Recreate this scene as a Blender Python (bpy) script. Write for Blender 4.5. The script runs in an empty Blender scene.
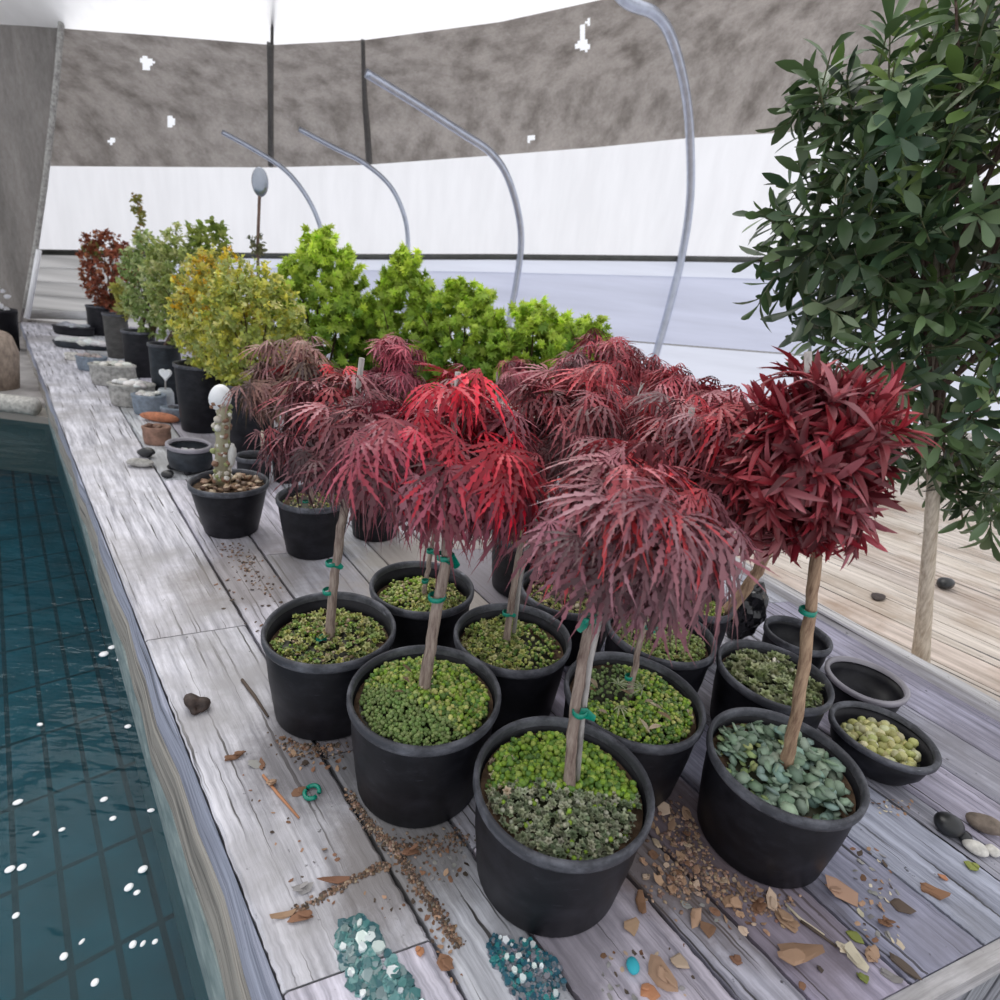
import bpy, math, random
import numpy as np
from mathutils import Vector, Matrix
rnd = random.Random(7)
sc = bpy.context.scene
COL = sc.collection
PI = math.pi
# ------------------------------------------------------------------ camera
FL, PITCH, ROLL, HC = 559.1, math.radians(20.3055), math.radians(7), 0.8
cp, sp = math.cos(PITCH), math.sin(PITCH)
cF = np.array([0, cp, -sp]); cu = np.array([0, sp, cp]); cx_ = np.array([1., 0, 0])
cX = math.cos(ROLL) * cx_ + math.sin(ROLL) * cu
cU = -math.sin(ROLL) * cx_ + math.cos(ROLL) * cu
CAM = np.array([0, 0, HC])
def ray(px, py): return cF + cX * (px - 500) / FL - cU * (py - 500) / FL
def pt(px, py, z=0.0):
    d = ray(px, py); return CAM + d * (z - HC) / d[2]
def pd(px, py, Y):
    d = ray(px, py); return CAM + d * Y / d[1]
def mpp(p): return float((np.asarray(p) - CAM) @ cF) / FL      # metres per photograph pixel at p
cam = bpy.data.objects.new('camera', bpy.data.cameras.new('camera'))
COL.objects.link(cam)
cam.data.sensor_width = 36; cam.data.lens = FL * 36 / 1000; cam.data.clip_start = .02
cam.matrix_world = Matrix(((cX[0], cU[0], -cF[0], 0), (cX[1], cU[1], -cF[1], 0), (cX[2], cU[2], -cF[2], HC), (0, 0, 0, 1)))
sc.camera = cam
cam.data.dof.use_dof = True; cam.data.dof.focus_distance = 1.0; cam.data.dof.aperture_fstop = 5.5

# ------------------------------------------------------------------ materials
def new_mat(name):
    m = bpy.data.materials.new(name); m.use_nodes = True
    nt = m.node_tree; b = nt.nodes['Principled BSDF']
    return m, nt, b
def nd(nt, typ, **kw):
    n = nt.nodes.new(typ)
    for k, v in kw.items():
        if k in n.inputs: n.inputs[k].default_value = v
        else: setattr(n, k, v)
    return n
def ramp(nt, src, stops):
    r = nt.nodes.new('ShaderNodeValToRGB'); el = r.color_ramp.elements
    while len(el) < len(stops): el.new(.5)
    for e, (p, c) in zip(el, stops): e.position = p; e.color = (*c, 1) if len(c) == 3 else c
    nt.links.new(src, r.inputs['Fac']); return r
def mix(nt, fac, a, b, mode='MIX'):
    m = nt.nodes.new('ShaderNodeMix'); m.data_type = 'RGBA'; m.blend_type = mode
    for s, v in ((m.inputs['Factor'], fac), (m.inputs['A'], a), (m.inputs['B'], b)):
        if hasattr(v, 'is_linked') or hasattr(v, 'links'): nt.links.new(v, s)
        elif isinstance(v, (int, float)): s.default_value = v
        else: s.default_value = (*v, 1)
    return m.outputs['Result']
def bump(nt, b, src, strength=.3, dist=.004):
    n = nd(nt, 'ShaderNodeBump', Strength=strength, Distance=dist)
    nt.links.new(src, n.inputs['Height']); nt.links.new(n.outputs['Normal'], b.inputs['Normal'])
def coord(nt, kind='Object', scale=(1, 1, 1), rot=(0, 0, 0)):
    tc = nt.nodes.new('ShaderNodeTexCoord'); mp = nt.nodes.new('ShaderNodeMapping')
    mp.inputs['Scale'].default_value = scale; mp.inputs['Rotation'].default_value = rot
    nt.links.new(tc.outputs[kind], mp.inputs['Vector']); return mp.outputs['Vector']
def noise(nt, vec, scale, detail=4, rough=.6):
    n = nd(nt, 'ShaderNodeTexNoise', Scale=scale, Detail=detail, Roughness=rough)
    nt.links.new(vec, n.inputs['Vector']); return n.outputs['Fac']
def plain(name, c, rough=.6, var=.25, scale=30, metal=0, spec=.5, bmp=0.15):
    m, nt, b = new_mat(name)
    v = coord(nt); f = noise(nt, v, scale)
    lo = tuple(x * (1 - var) for x in c); hi = tuple(min(1, x * (1 + var)) for x in c)
    r = ramp(nt, f, [(.3, lo), (.7, hi)])
    nt.links.new(r.outputs['Color'], b.inputs['Base Color'])
    b.inputs['Roughness'].default_value = rough; b.inputs['Metallic'].default_value = metal
    b.inputs['Specular IOR Level'].default_value = spec
    if bmp: bump(nt, b, f, bmp)
    return m
def leafy(name, rough=.45, trans=.3, spec=.4, tint=(1, 1, 1)):
    m, nt, b = new_mat(name)
    a = nd(nt, 'ShaderNodeVertexColor', layer_name='Col')
    nt.links.new(a.outputs['Color'], b.inputs['Base Color'])
    b.inputs['Roughness'].default_value = rough; b.inputs['Specular IOR Level'].default_value = spec
    if trans:
        t = nt.nodes.new('ShaderNodeBsdfTranslucent'); nt.links.new(a.outputs['Color'], t.inputs['Color'])
        ms = nd(nt, 'ShaderNodeMixShader'); ms.inputs[0].default_value = trans
        nt.links.new(b.outputs[0], ms.inputs[1]); nt.links.new(t.outputs[0], ms.inputs[2])
        nt.links.new(ms.outputs[0], nt.nodes['Material Output'].inputs['Surface'])
    return m
def wood(name, light, dark, crack=(.05, .045, .045), stain=None, rough=.62, us=1.6, vs=26, colattr=True, spec=.4, dirt=()):
    m, nt, b = new_mat(name)
    uv = coord(nt, 'UV', (us, vs, 1)); f = noise(nt, uv, 2.2, 8, .68)
    r = ramp(nt, f, [(.34, dark), (.49, tuple(x * .55 + y * .45 for x, y in zip(light, dark))), (.62, light)])
    c = r.outputs['Color']
    uv2 = coord(nt, 'UV', (us * .9, vs * 2.6, 1)); g = noise(nt, uv2, 1.5, 3, .5)
    cr = ramp(nt, g, [(.345, (1, 1, 1)), (.385, (0, 0, 0))])
    c = mix(nt, cr.outputs['Color'], c, crack)
    o = coord(nt)
    sp_ = noise(nt, o, 55, 3, .7); sr = ramp(nt, sp_, [(.68, (0, 0, 0)), (.73, (1, 1, 1))])
    c = mix(nt, sr.outputs['Color'], c, tuple(x * .35 for x in dark))
    if stain:
        s1 = noise(nt, o, 3.1, 6, .65); s2 = ramp(nt, s1, [(.47, (0, 0, 0)), (.66, (.85, .85, .85))])
        c = mix(nt, s2.outputs['Color'], c, stain)
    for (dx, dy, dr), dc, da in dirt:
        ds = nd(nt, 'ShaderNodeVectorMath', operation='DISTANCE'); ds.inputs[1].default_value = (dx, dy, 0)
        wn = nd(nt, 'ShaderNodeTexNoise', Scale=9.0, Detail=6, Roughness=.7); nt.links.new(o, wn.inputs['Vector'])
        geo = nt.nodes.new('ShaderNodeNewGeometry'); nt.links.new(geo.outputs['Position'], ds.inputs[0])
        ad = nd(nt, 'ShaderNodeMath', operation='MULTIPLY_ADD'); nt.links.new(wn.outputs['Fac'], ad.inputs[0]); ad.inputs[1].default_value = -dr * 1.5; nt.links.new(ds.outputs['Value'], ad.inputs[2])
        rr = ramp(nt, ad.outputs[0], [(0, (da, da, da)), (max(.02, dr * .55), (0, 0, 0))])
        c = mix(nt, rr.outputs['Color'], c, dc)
    if colattr:
        a = nd(nt, 'ShaderNodeVertexColor', layer_name='Col'); c = mix(nt, 1.0, c, a.outputs['Color'], 'MULTIPLY')
    nt.links.new(c, b.inputs['Base Color'])
    b.inputs['Roughness'].default_value = rough; b.inputs['Specular IOR Level'].default_value = spec
    bump(nt, b, f, .5, .004)
    return m
M = {}
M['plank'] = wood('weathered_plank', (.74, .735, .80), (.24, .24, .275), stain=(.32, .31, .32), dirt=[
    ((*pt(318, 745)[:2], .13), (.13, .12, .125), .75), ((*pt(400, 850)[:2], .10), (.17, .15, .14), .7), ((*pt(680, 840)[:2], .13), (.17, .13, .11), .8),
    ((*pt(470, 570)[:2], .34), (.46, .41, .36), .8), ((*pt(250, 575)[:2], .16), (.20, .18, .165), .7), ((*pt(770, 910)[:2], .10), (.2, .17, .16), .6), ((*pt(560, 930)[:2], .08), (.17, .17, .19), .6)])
M['beam'] = wood('weathered_beam', (.42, .39, .35), (.13, .12, .11), us=1.2, vs=40)
M['edge'] = wood('blue_grey_edge', (.40, .42, .52), (.16, .17, .22), us=1.2, vs=40)
M['lip'] = wood('pale_lip', (.72, .71, .73), (.36, .34, .34), us=1.2, vs=30)
M['deckboard'] = wood('sandy_board', (.80, .72, .65), (.42, .36, .30), us=1.0, vs=14, stain=(.40, .30, .22))
M['greyboard_'] = wood('grey_board', (.66, .65, .66), (.36, .34, .34), us=.8, vs=8)
# pot plastic: near black with pale scuffs and dust
def pot_mat(name, base, dust, amt=.62):
    m, nt, b = new_mat(name)
    v = coord(nt, 'Object', (1, 1, 1.6)); f = noise(nt, v, 16, 7, .72)
    r = ramp(nt, f, [(.45, base), (amt + .16, dust)])
    v2 = coord(nt, 'Object', (5, 5, 26), (.5, .3, .2)); g = noise(nt, v2, 7, 2, .5)
    sr = ramp(nt, g, [(.70, (0, 0, 0)), (.78, (.5, .5, .5))])
    c = mix(nt, sr.outputs['Color'], r.outputs['Color'], tuple(min(1, x * 2.2) for x in dust))
    nt.links.new(c, b.inputs['Base Color'])
    b.inputs['Roughness'].default_value = .48; b.inputs['Specular IOR Level'].default_value = .3
    bump(nt, b, f, .12, .003)
    return m
M['pot'] = pot_mat('black_plastic', (.006, .006, .009), (.026, .026, .034))
M['rim'] = pot_mat('scuffed_rim', (.05, .052, .062), (.15, .155, .18), .5)
M['potgrey'] = pot_mat('grey_plastic', (.06, .058, .055), (.13, .125, .12))
M['potslate'] = pot_mat('slate_plastic', (.016, .02, .026), (.05, .06, .075))
M['soil'] = plain('soil', (.10, .065, .042), .9, .6, 60, spec=.2, bmp=.6)
M['leaf'] = leafy('leaf', .42, .45)
M['redleaf'] = leafy('red_leaf', .42, .12, .5)
M['gloss'] = leafy('glossy_leaf', .34, .15, .5)
M['cover'] = leafy('sedum', .5, .0, .4)
M['chip'] = leafy('chips', .75, 0, .25)
def bark(name, a, b_, vs=70):
    m, nt, b = new_mat(name)
    v = coord(nt, 'Object', (vs, vs, 9)); f = noise(nt, v, 2.2, 6, .65)
    r = ramp(nt, f, [(.34, b_), (.62, a)])
    nt.links.new(r.outputs['Color'], b.inputs['Base Color']); b.inputs['Roughness'].default_value = .8
    b.inputs['Specular IOR Level'].default_value = .25
    bump(nt, b, f, .6, .003); return m
M['bark'] = bark('maple_bark', (.40, .32, .27), (.15, .10, .085))
M['barkdark'] = bark('dark_bark', (.22, .15, .12), (.08, .05, .045))
M['palebark'] = bark('pale_bark', (.70, .62, .51), (.42, .34, .26))
M['orangebark'] = bark('tan_bark', (.48, .33, .22), (.20, .12, .08))
M['orangebark_'] = bark('brown_post', (.40, .32, .26), (.22, .17, .14), 20)
M['stake'] = bark('stake_wood', (.50, .47, .45), (.25, .23, .22))
M['tie'] = plain('green_tape', (.0, .25, .17), .35, .25, 200, spec=.6)
M['tiedark'] = plain('dark_green_tape', (.0, .10, .05), .35, .25, 200, spec=.6)
M['metal'] = plain('galvanised_pipe', (.52, .56, .66), .32, .12, 14, metal=.75, bmp=.05)
M['pipegrey'] = plain('grey_pipe', (.20, .20, .20), .45, .2, 14, metal=.5, bmp=.05)
M['rail'] = plain('rail_grey', (.075, .08, .075), .55, .3, 10)
M['darkseam'] = plain('seam_grey', (.10, .095, .09), .7, .2, 20)
M['stone'] = plain('stone', (.36, .35, .33), .85, .4, 45, bmp=.5)
M['brownstone'] = plain('brown_grey_stone', (.20, .16, .13), .85, .4, 45, bmp=.4)
M['clay'] = plain('brown_clay', (.26, .15, .11), .85, .45, 30, bmp=.4)
M['stonepale'] = plain('pale_stone', (.62, .60, .56), .85, .35, 50, bmp=.5)
M['stoneblue'] = plain('blue_grey_stone', (.20, .24, .29), .8, .3, 45, bmp=.4)
M['blackstone'] = plain('black_stone', (.018, .019, .021), .35, .3, 40)
M['terracotta'] = plain('terracotta', (.44, .17, .09), .85, .35, 40, bmp=.4)
M['white'] = plain('white_glaze', (.85, .86, .88), .35, .06, 25)
M['blackfilm'] = plain('black_film', (.008, .008, .010), .22, .3, 30, spec=.6)
M['copper'] = plain('brown_cone', (.045, .028, .022), .6, .5, 90, bmp=.6)
M['pearl'] = plain('pale_rim', (.30, .285, .32), .3, .25, 12)
# translucent plastic sheet
def sheet(name, c, tr=.8, var=.06, streak=(6, 6, 1)):
    m, nt, b = new_mat(name)
    v = coord(nt, 'Object', streak); f = noise(nt, v, 1.3, 5, .6)
    r = ramp(nt, f, [(.35, tuple(x * (1 - var) for x in c)), (.65, c)])
    nt.links.new(r.outputs['Color'], b.inputs['Base Color']); b.inputs['Roughness'].default_value = .5
    t = nt.nodes.new('ShaderNodeBsdfTranslucent'); nt.links.new(r.outputs['Color'], t.inputs['Color'])
    ms = nd(nt, 'ShaderNodeMixShader'); ms.inputs[0].default_value = tr
    nt.links.new(b.outputs[0], ms.inputs[1]); nt.links.new(t.outputs[0], ms.inputs[2])
    nt.links.new(ms.outputs[0], nt.nodes['Material Output'].inputs['Surface'])
    return m
M['sheet'] = sheet('white_plastic_sheet', (.93, .93, .95))
M['skirt'] = sheet('lavender_plastic_sheet', (.66, .69, .83), .75, .14, (.4, 1, 5))
M['greyboard'] = sheet('weathered_grey_sheet', (.62, .61, .60), .8, .38, (.25, 1, 9))
M['skirtwhite'] = sheet('cloudy_plastic_sheet', (.80, .83, .93), .8, .10, (.4, 1, 5))
def fabric(name, a, b_):
    m, nt, b = new_mat(name)
    v = coord(nt, 'Object', (3.2, 3.2, .55)); f = noise(nt, v, 1.5, 7, .6)
    r = ramp(nt, f, [(.30, b_), (.56, a), (.8, tuple(min(1, x * 1.22) for x in a))])
    v2 = coord(nt, 'Object', (14, 14, 5)); g = noise(nt, v2, 3, 6, .75)
    s = ramp(nt, g, [(.3, (.76, .74, .73)), (.65, (1.0, 1.0, 1.0))])
    c = mix(nt, 1.0, r.outputs['Color'], s.outputs['Color'], 'MULTIPLY')
    nt.links.new(c, b.inputs['Base Color']); b.inputs['Roughness'].default_value = .9
    b.inputs['Specular IOR Level'].default_value = .15
    bump(nt, b, g, .15, .01)
    t = nt.nodes.new('ShaderNodeBsdfTranslucent'); nt.links.new(c, t.inputs['Color'])
    ms = nd(nt, 'ShaderNodeMixShader'); ms.inputs[0].default_value = .32
    nt.links.new(b.outputs[0], ms.inputs[1]); nt.links.new(t.outputs[0], ms.inputs[2])
    nt.links.new(ms.outputs[0], nt.nodes['Material Output'].inputs['Surface']); return m
M['fabric'] = fabric('grey_shade_cloth', (.44, .41, .39), (.22, .20, .185))
M['flap'] = fabric('grey_flap_cloth', (.40, .375, .355), (.27, .255, .24))

# ------------------------------------------------------------------ mesh builder
class MB:
    def __init__(s): s.v = []; s.f = []; s.c = []; s.m = []; s.uv = []; s.n = 0
    def add(s, v, f, col=(1, 1, 1), mi=0, uv=None):
        v = np.asarray(v, float); s.v.append(v)
        s.f += [tuple(i + s.n for i in q) for q in f]
        s.c += [col] * len(f) if not isinstance(col, list) else col
        s.m += [mi] * len(f)
        s.uv += list(uv) if uv is not None else [None] * len(f)
        s.n += len(v); return s
    def inst(s, T, R, loc, col=(1, 1, 1), mi=0):
        return s.add(T[0] @ np.asarray(R).T + np.asarray(loc), T[1], col, mi)
    def box(s, c, d, rz=0, col=(1, 1, 1), mi=0):
        x, y, z = [q / 2 for q in d]
        v = np.array([(a * x, b * y, e * z) for e in (-1, 1) for a, b in ((-1, -1), (1, -1), (1, 1), (-1, 1))])
        k, q = math.cos(rz), math.sin(rz); v = v @ np.array([[k, q, 0], [-q, k, 0], [0, 0, 1]])
        return s.add(v + np.asarray(c), [(3, 2, 1, 0), (4, 5, 6, 7), (0, 1, 5, 4), (1, 2, 6, 5), (2, 3, 7, 6), (3, 0, 4, 7)], col, mi)
    def tube(s, P, R, seg=10, col=(1, 1, 1), mi=0, cap=True, jit=0):
        P = [np.asarray(p, float) for p in P]; n = len(P)
        if not hasattr(R, '__len__'): R = [R] * n
        V = []; ref = np.array([.31, .95, .07])
        for i in range(n):
            t = P[min(i + 1, n - 1)] - P[max(i - 1, 0)]; t = t / (np.linalg.norm(t) + 1e-12)
            a = np.cross(t, ref); a /= np.linalg.norm(a) + 1e-12; b = np.cross(t, a)
            for k in range(seg):
                w = 2 * PI * k / seg; rr = R[i] * (1 + (rnd.uniform(-jit, jit) if jit else 0))
                V.append(P[i] + rr * (math.cos(w) * a + math.sin(w) * b))
        F = [(i * seg + k, i * seg + (k + 1) % seg, (i + 1) * seg + (k + 1) % seg, (i + 1) * seg + k) for i in range(n - 1) for k in range(seg)]
        if cap: F += [tuple(range(seg - 1, -1, -1)), tuple((n - 1) * seg + k for k in range(seg))]
        return s.add(V, F, col, mi)
    def lathe(s, prof, c, seg=48, sx=1, sy=1, rz=0, col=(1, 1, 1), mi=0, mis=None, wob=0, ph=0):
        V = []; k0, q0 = math.cos(rz), math.sin(rz)
        for r, z in prof:
            for k in range(seg):
                w = 2 * PI * k / seg; e = 1 + wob * math.sin(2 * w + ph) + wob * .5 * math.sin(3 * w + 2 * ph)
                x, y = r * e * math.cos(w) * sx, r * e * math.sin(w) * sy
                V.append((c[0] + x * k0 - y * q0, c[1] + x * q0 + y * k0, c[2] + z))
        for i in range(len(prof) - 1):
            F = [(i * seg + k, i * seg + (k + 1) % seg, (i + 1) * seg + (k + 1) % seg, (i + 1) * seg + k) for k in range(seg)]
            s.f += [tuple(j + s.n for j in q) for q in F]; s.c += [col] * seg; s.m += [mis[i] if mis else mi] * seg; s.uv += [None] * seg
        s.v.append(np.array(V)); s.n += len(V)
        return s
    def build(s, name, mats, parent=None, smooth=True, base=None):
        V = np.concatenate(s.v)
        if base is None: base = BASE.get(parent.name, (0, 0, 0)) if parent else (0, 0, 0)
        V = V - np.asarray(base)
        me = bpy.data.meshes.new(name); me.from_pydata(V.tolist(), [], s.f)
        ca = me.color_attributes.new('Col', 'FLOAT_COLOR', 'CORNER')
        ln = [len(q) for q in s.f]
        cols = np.repeat(np.array([(*c, 1) for c in s.c], dtype=np.float32), ln, axis=0)
        ca.data.foreach_set('color', cols.ravel())
        if any(u is not None for u in s.uv):
            uvl = me.uv_layers.new(name='UVMap'); arr = []
            for u, k in zip(s.uv, ln): arr += list(u) if u is not None else [(0, 0)] * k
            uvl.data.foreach_set('uv', np.array(arr, dtype=np.float32).ravel())
        if not isinstance(mats, (list, tuple)): mats = [mats]
        for m in mats: me.materials.append(m)
        me.polygons.foreach_set('material_index', s.m)
        me.polygons.foreach_set('use_smooth', [smooth] * len(s.f))
        me.update()
        o = bpy.data.objects.new(name, me); COL.objects.link(o)
        if parent: o.parent = parent; BASE[o.name] = tuple(base)
        else: o.location = tuple(base)
        return o
BASE = {}
def tag(o, label=None, cat=None, group=None, kind=None):
    for k, v in (('label', label), ('category', cat), ('group', group), ('kind', kind)):
        if v: o[k] = v
    return o
def thing(name, label, cat, loc, group=None):
    o = bpy.data.objects.new(name, None); COL.objects.link(o); o.empty_display_size = .02
    o.location = tuple(loc); BASE[o.name] = tuple(loc)
    return tag(o, label, cat, group)
def struct(name, mb, m, **k):
    return tag(mb.build(name, m, **k), kind='structure')
def frame(axis, normal):
    a = np.asarray(axis, float); a = a / np.linalg.norm(a); n = np.asarray(normal, float)
    n = n - a * (n @ a); n /= np.linalg.norm(n) + 1e-9
    return np.stack([a, np.cross(n, a), n], 1)       # columns x (axis), y, z (normal)
def rdir():
    z = rnd.uniform(-1, 1); w = rnd.uniform(0, 2 * PI); r = math.sqrt(1 - z * z)
    return np.array([r * math.cos(w), r * math.sin(w), z])
def lerp(a, b, t): return tuple(x + (y - x) * t for x, y in zip(a, b))
def jitc(c, s=.25):
    k = 1 + rnd.uniform(-s, s); return tuple(min(1, max(0, x * k * (1 + rnd.uniform(-s, s) * .16))) for x in c)

# ------------------------------------------------------------------ templates
def strip(prof, bend=0., fold=0., z0=0):
    V = []; 
    for t, w in prof:
        z = -bend * t * t
        V += [(t, w, z + fold * w), (t, 0, z), (t, -w, z + fold * w)]
    F = []
    for i in range(len(prof) - 1):
        a = 3 * i; F += [(a, a + 3, a + 4, a + 1), (a + 1, a + 4, a + 5, a + 2)]
    return np.array(V), F
def palmate(angs, lens, prof, bend, fold=.3):
    V = []; F = []; n = 0
    for a, l in zip(angs, lens):
        v, f = strip(prof, bend, fold); v = v * np.array([l, .5 + .5 * l, l]); k, q = math.cos(a), math.sin(a)
        v = v @ np.array([[k, q, 0], [-q, k, 0], [0, 0, 1]])
        V.append(v); F += [tuple(i + n for i in g) for g in f]; n += len(v)
    return np.concatenate(V), F
R_ = math.radians
CUT = [(0, .010), (.16, .014), (.27, .052), (.285, .020), (.40, .066), (.42, .024), (.53, .062), (.55, .022), (.66, .047), (.68, .018), (.80, .030), (.82, .012), (1, 0)]
DISS = [palmate([R_(a) for a in aa], (1, .95, .93, .78, .8, .48, .5), CUT, b) for b, aa in ((.25, (0, 27, -25, 56, -54, 92, -88)), (.5, (3, 24, -29, 50, -60, 85, -95)), (.85, (-2, 30, -24, 60, -50, 95, -84)), (1.15, (0, 22, -22, 45, -47, 80, -80)))]
PALM = [palmate([R_(a) for a in (0, 38, -38, 80, -80)], (1, .88, .88, .6, .6), [(0, .05), (.3, .17), (.55, .15), (.8, .06), (1, 0)], b, .15) for b in (.1, .35)]
STRAP = [strip([(0, .03), (.2, .07), (.45, .105), (.7, .085), (.88, .05), (1, 0)], b, .6) for b in (.1, .45, -.25, .8)]
LANCE = [strip([(0, .02), (.1, .05), (.3, .135), (.55, .165), (.8, .11), (.93, .045), (1, 0)], b, .3) for b in (.05, .22, .4)]
OBOV = [strip([(0, .02), (.25, .06), (.5, .11), (.75, .15), (.92, .10), (1, .02)], b, .3) for b in (.05, .3)]
OVAL = [strip([(0, .03), (.25, .24), (.55, .30), (.82, .2), (1, .0)], b, .2) for b in (.1, .3)]
TINY = [strip([(0, .05), (.5, .28), (1, 0)], b, .3) for b in (.1, .4)]
def ico(sub):
    import bmesh
    bm = bmesh.new(); bmesh.ops.create_icosphere(bm, subdivisions=sub, radius=1)
    bm.verts.ensure_lookup_table()
    v = np.array([q.co[:] for q in bm.verts]); f = [tuple(q.index for q in g.verts) for g in bm.faces]; bm.free(); return v, f
ICO1, ICO2, ICO3 = ico(1), ico(2), ico(3)
def rock(sub=2, s=.25, seed=0):
    v, f = ico(sub); r = random.Random(seed); ks = [np.array([r.gauss(0, 1) for _ in range(3)]) for _ in range(6)]; ph = [r.uniform(0, 6) for _ in ks]
    d = sum(np.sin(v @ k * 1.6 + p) for k, p in zip(ks, ph)) / 6
    return v * (1 + s * d * 1.6)[:, None], f
ROCKS = [rock(2, .35, i) for i in range(6)]
def rosette():
    V = []; F = []; n = 0
    for ring, (m, el, l) in enumerate(((5, .25, 1), (5, .8, .8), (3, 1.25, .6))):
        for k in range(m):
            v, f = strip([(0, .12), (.55, .34), (1, .05)], -.15, .3); a = 2 * PI * k / m + ring * .6
            c, s_ = math.cos(el), math.sin(el); v = v * l
            v = v @ np.array([[c, 0, s_], [0, 1, 0], [-s_, 0, c]]); c, s_ = math.cos(a), math.sin(a)
            v = v @ np.array([[c, s_, 0], [-s_, c, 0], [0, 0, 1]])
            V.append(v); F += [tuple(i + n for i in g) for g in f]; n += len(v)
    return np.concatenate(V), F
ROSE = rosette()
def rotz(a): k, q = math.cos(a), math.sin(a); return np.array([[k, -q, 0], [q, k, 0], [0, 0, 1]])
def rrot(): return np.array(Matrix(Matrix.Rotation(rnd.uniform(0, 6.28), 3, Vector(rdir()))))

# ------------------------------------------------------------------ setting: bench
ES = np.array([-.019, .225]); ED = np.array([-4.80, 5.45]) - ES; ED /= np.linalg.norm(ED)     # left edge
LS = np.array([1.402, .838]); LD = np.array([-.5, .866]); LD /= np.linalg.norm(LD)     # right (lip) edge
YEND = 6.15
def on_edge(y): return ES + ED * (y - ES[1]) / ED[1]
def on_lip(y): return LS + LD * (y - LS[1]) / LD[1]
EE = np.array([-4.80, 5.45]); far_l = EE; far_m = np.array([-4.12, YEND]); far_r = on_lip(YEND)
bench = thing('planked_bench', 'long weathered grey plank bench carrying all the potted trees beside the water', 'bench', (ES[0], ES[1], -.75))
mb = MB()
us = [0, .115, .19, .305, .36, .455, .56, .66, .70, .79, .88, 1.0]
def fl_pt(u): return ES + (LS - ES) * u
def fr_pt(u):
    # far ends: along EE -> far_m -> far_r
    a = np.linalg.norm(far_m - EE); b = np.linalg.norm(far_r - far_m); t = u * (a + b)
    return EE + (far_m - EE) * t / a if t < a else far_m + (far_r - far_m) * (t - a) / b
tones = [(1.12, 1.10, 1.10), (.98, .98, 1.0), (.92, .92, .96), (.78, .78, .84), (.68, .68, .76), (.60, .61, .70), (.62, .63, .72), (.56, .57, .65), (.70, .71, .79), (.76, .77, .84), (.70, .71, .77)]
TH = .045
def plank(a0, a1, b0, b1, tone, off):
    """front pair a0,a1 (left,right), far pair b0,b1; subdivided along the length; ragged edges"""
    n = 60; V = []; F = []; UV = []
    L = np.linalg.norm(b0 - a0); ws = np.linalg.norm(a1 - a0)
    rows = []
    for i in range(n + 1):
        t = (i / n) ** 1.6
        l = a0 + (b0 - a0) * t; r = a1 + (b1 - a1) * t
        d = (r - l) / np.linalg.norm(r - l); g = .0028 + rnd.uniform(-.0010, .0014)
        l2 = l + d * g; r2 = r - d * (.0028 + rnd.uniform(-.0010, .0014))
        e = .004
        rows.append((l2, l2 + d * e, r2 - d * e, r2, t * L))
    for l2, li, ri, r2, s_ in rows:
        V += [(*l2, -TH), (*l2, -e_), (*li, 0), (*ri, 0), (*r2, -e_), (*r2, -TH)]
    for i in range(n):
        a = 6 * i
        s0, s1 = rows[i][4] + off * 3.7, rows[i + 1][4] + off * 3.7
        vv = [off, off + .04, off + .045, off + .045 + ws, off + .05 + ws, off + .09 + ws]
        for k in range(5):
            F.append((a + k, a + k + 1, a + 7 + k, a + 6 + k)[::-1]); UV.append(((s0, vv[k]), (s0, vv[k + 1]), (s1, vv[k + 1]), (s1, vv[k]))[::-1])
    F.append((0, 1, 2, 3, 4, 5)); UV.append([(off * 3.7 + q * .02, off + q * .03) for q in range(6)])
    mb.add(V, F, tone, 0, UV)
e_ = .004
for i in range(len(us) - 1):
    u0, u1 = us[i], us[i + 1]; tone = tones[i]
    a0, a1, b0, b1 = fl_pt(u0), fl_pt(u1), fr_pt(u0), fr_pt(u1)
    # butt joints across the board
    joints = {0: [.035, .15], 1: [.085, .3], 2: [.05, .2], 3: [.16, .4], 4: [.12], 5: [.2, .5], 6: [.07], 7: [.3], 8: [.11, .5], 9: [.25], 10: [.14, .45]}[i]
    ts = [0] + joints + [1]
    for j in range(len(ts) - 1):
        p, q = ts[j], ts[j + 1] - .0004
        tn = tuple(x * (1 + rnd.uniform(-.05, .05)) for x in tone)
        if j > 0: tn = tuple((x + 1.0) / 2 for x in tn)
        plank(a0 + (b0 - a0) * p, a1 + (b1 - a1) * p, a0 + (b0 - a0) * q, a1 + (b1 - a1) * q, tn, 7.3 * i + 2.1 * j)
mb.build('plank_top', M['plank'], bench, smooth=False)
# near-black carcass below so the gaps read dark, plus side profile
NE = -np.array([ED[1], -ED[0]])                 # outward of the left edge (towards the water)
if NE[0] > 0: NE = -NE
mb = MB()
def side(prof, name, m, n=70):
    b = MB(); V = []; F = []; UV = []
    for i in range(n + 1):
        t = (i / n) ** 1.5; p = ES + (EE - ES) * t; L = t * np.linalg.norm(EE - ES); k = max(.28, 1 - 2.1 * t)
        w = .0035 * math.sin(L * 9) + .0025 * math.sin(L * 23 + 1)
        for o, z in prof: V.append((*(p + NE * (o * k + (w if o > .002 else 0))), z))
    m_ = len(prof)
    for i in range(n):
        L0, L1 = ((i / n) ** 1.5) * 7, (((i + 1) / n) ** 1.5) * 7
        for j in range(m_ - 1):
            F.append((i * m_ + j, (i + 1) * m_ + j, (i + 1) * m_ + j + 1, i * m_ + j + 1)); UV.append(((L0, j * .03), (L1, j * .03), (L1, j * .03 + .03), (L0, j * .03 + .03)))
    F.append(tuple(range(m_))); UV.append([(0, 0)] * m_)
    b.add(V, F, (1, 1, 1), 0, UV); return b.build(name, m, bench, smooth=False)
tag(side([(0, -.004), (.004, -.012), (.010, -.03), (.019, -.05), (.019, -.058), (-.04, -.058)], 'edge_board', M['edge']), 'bluish grey outer edge board above the water')
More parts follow.
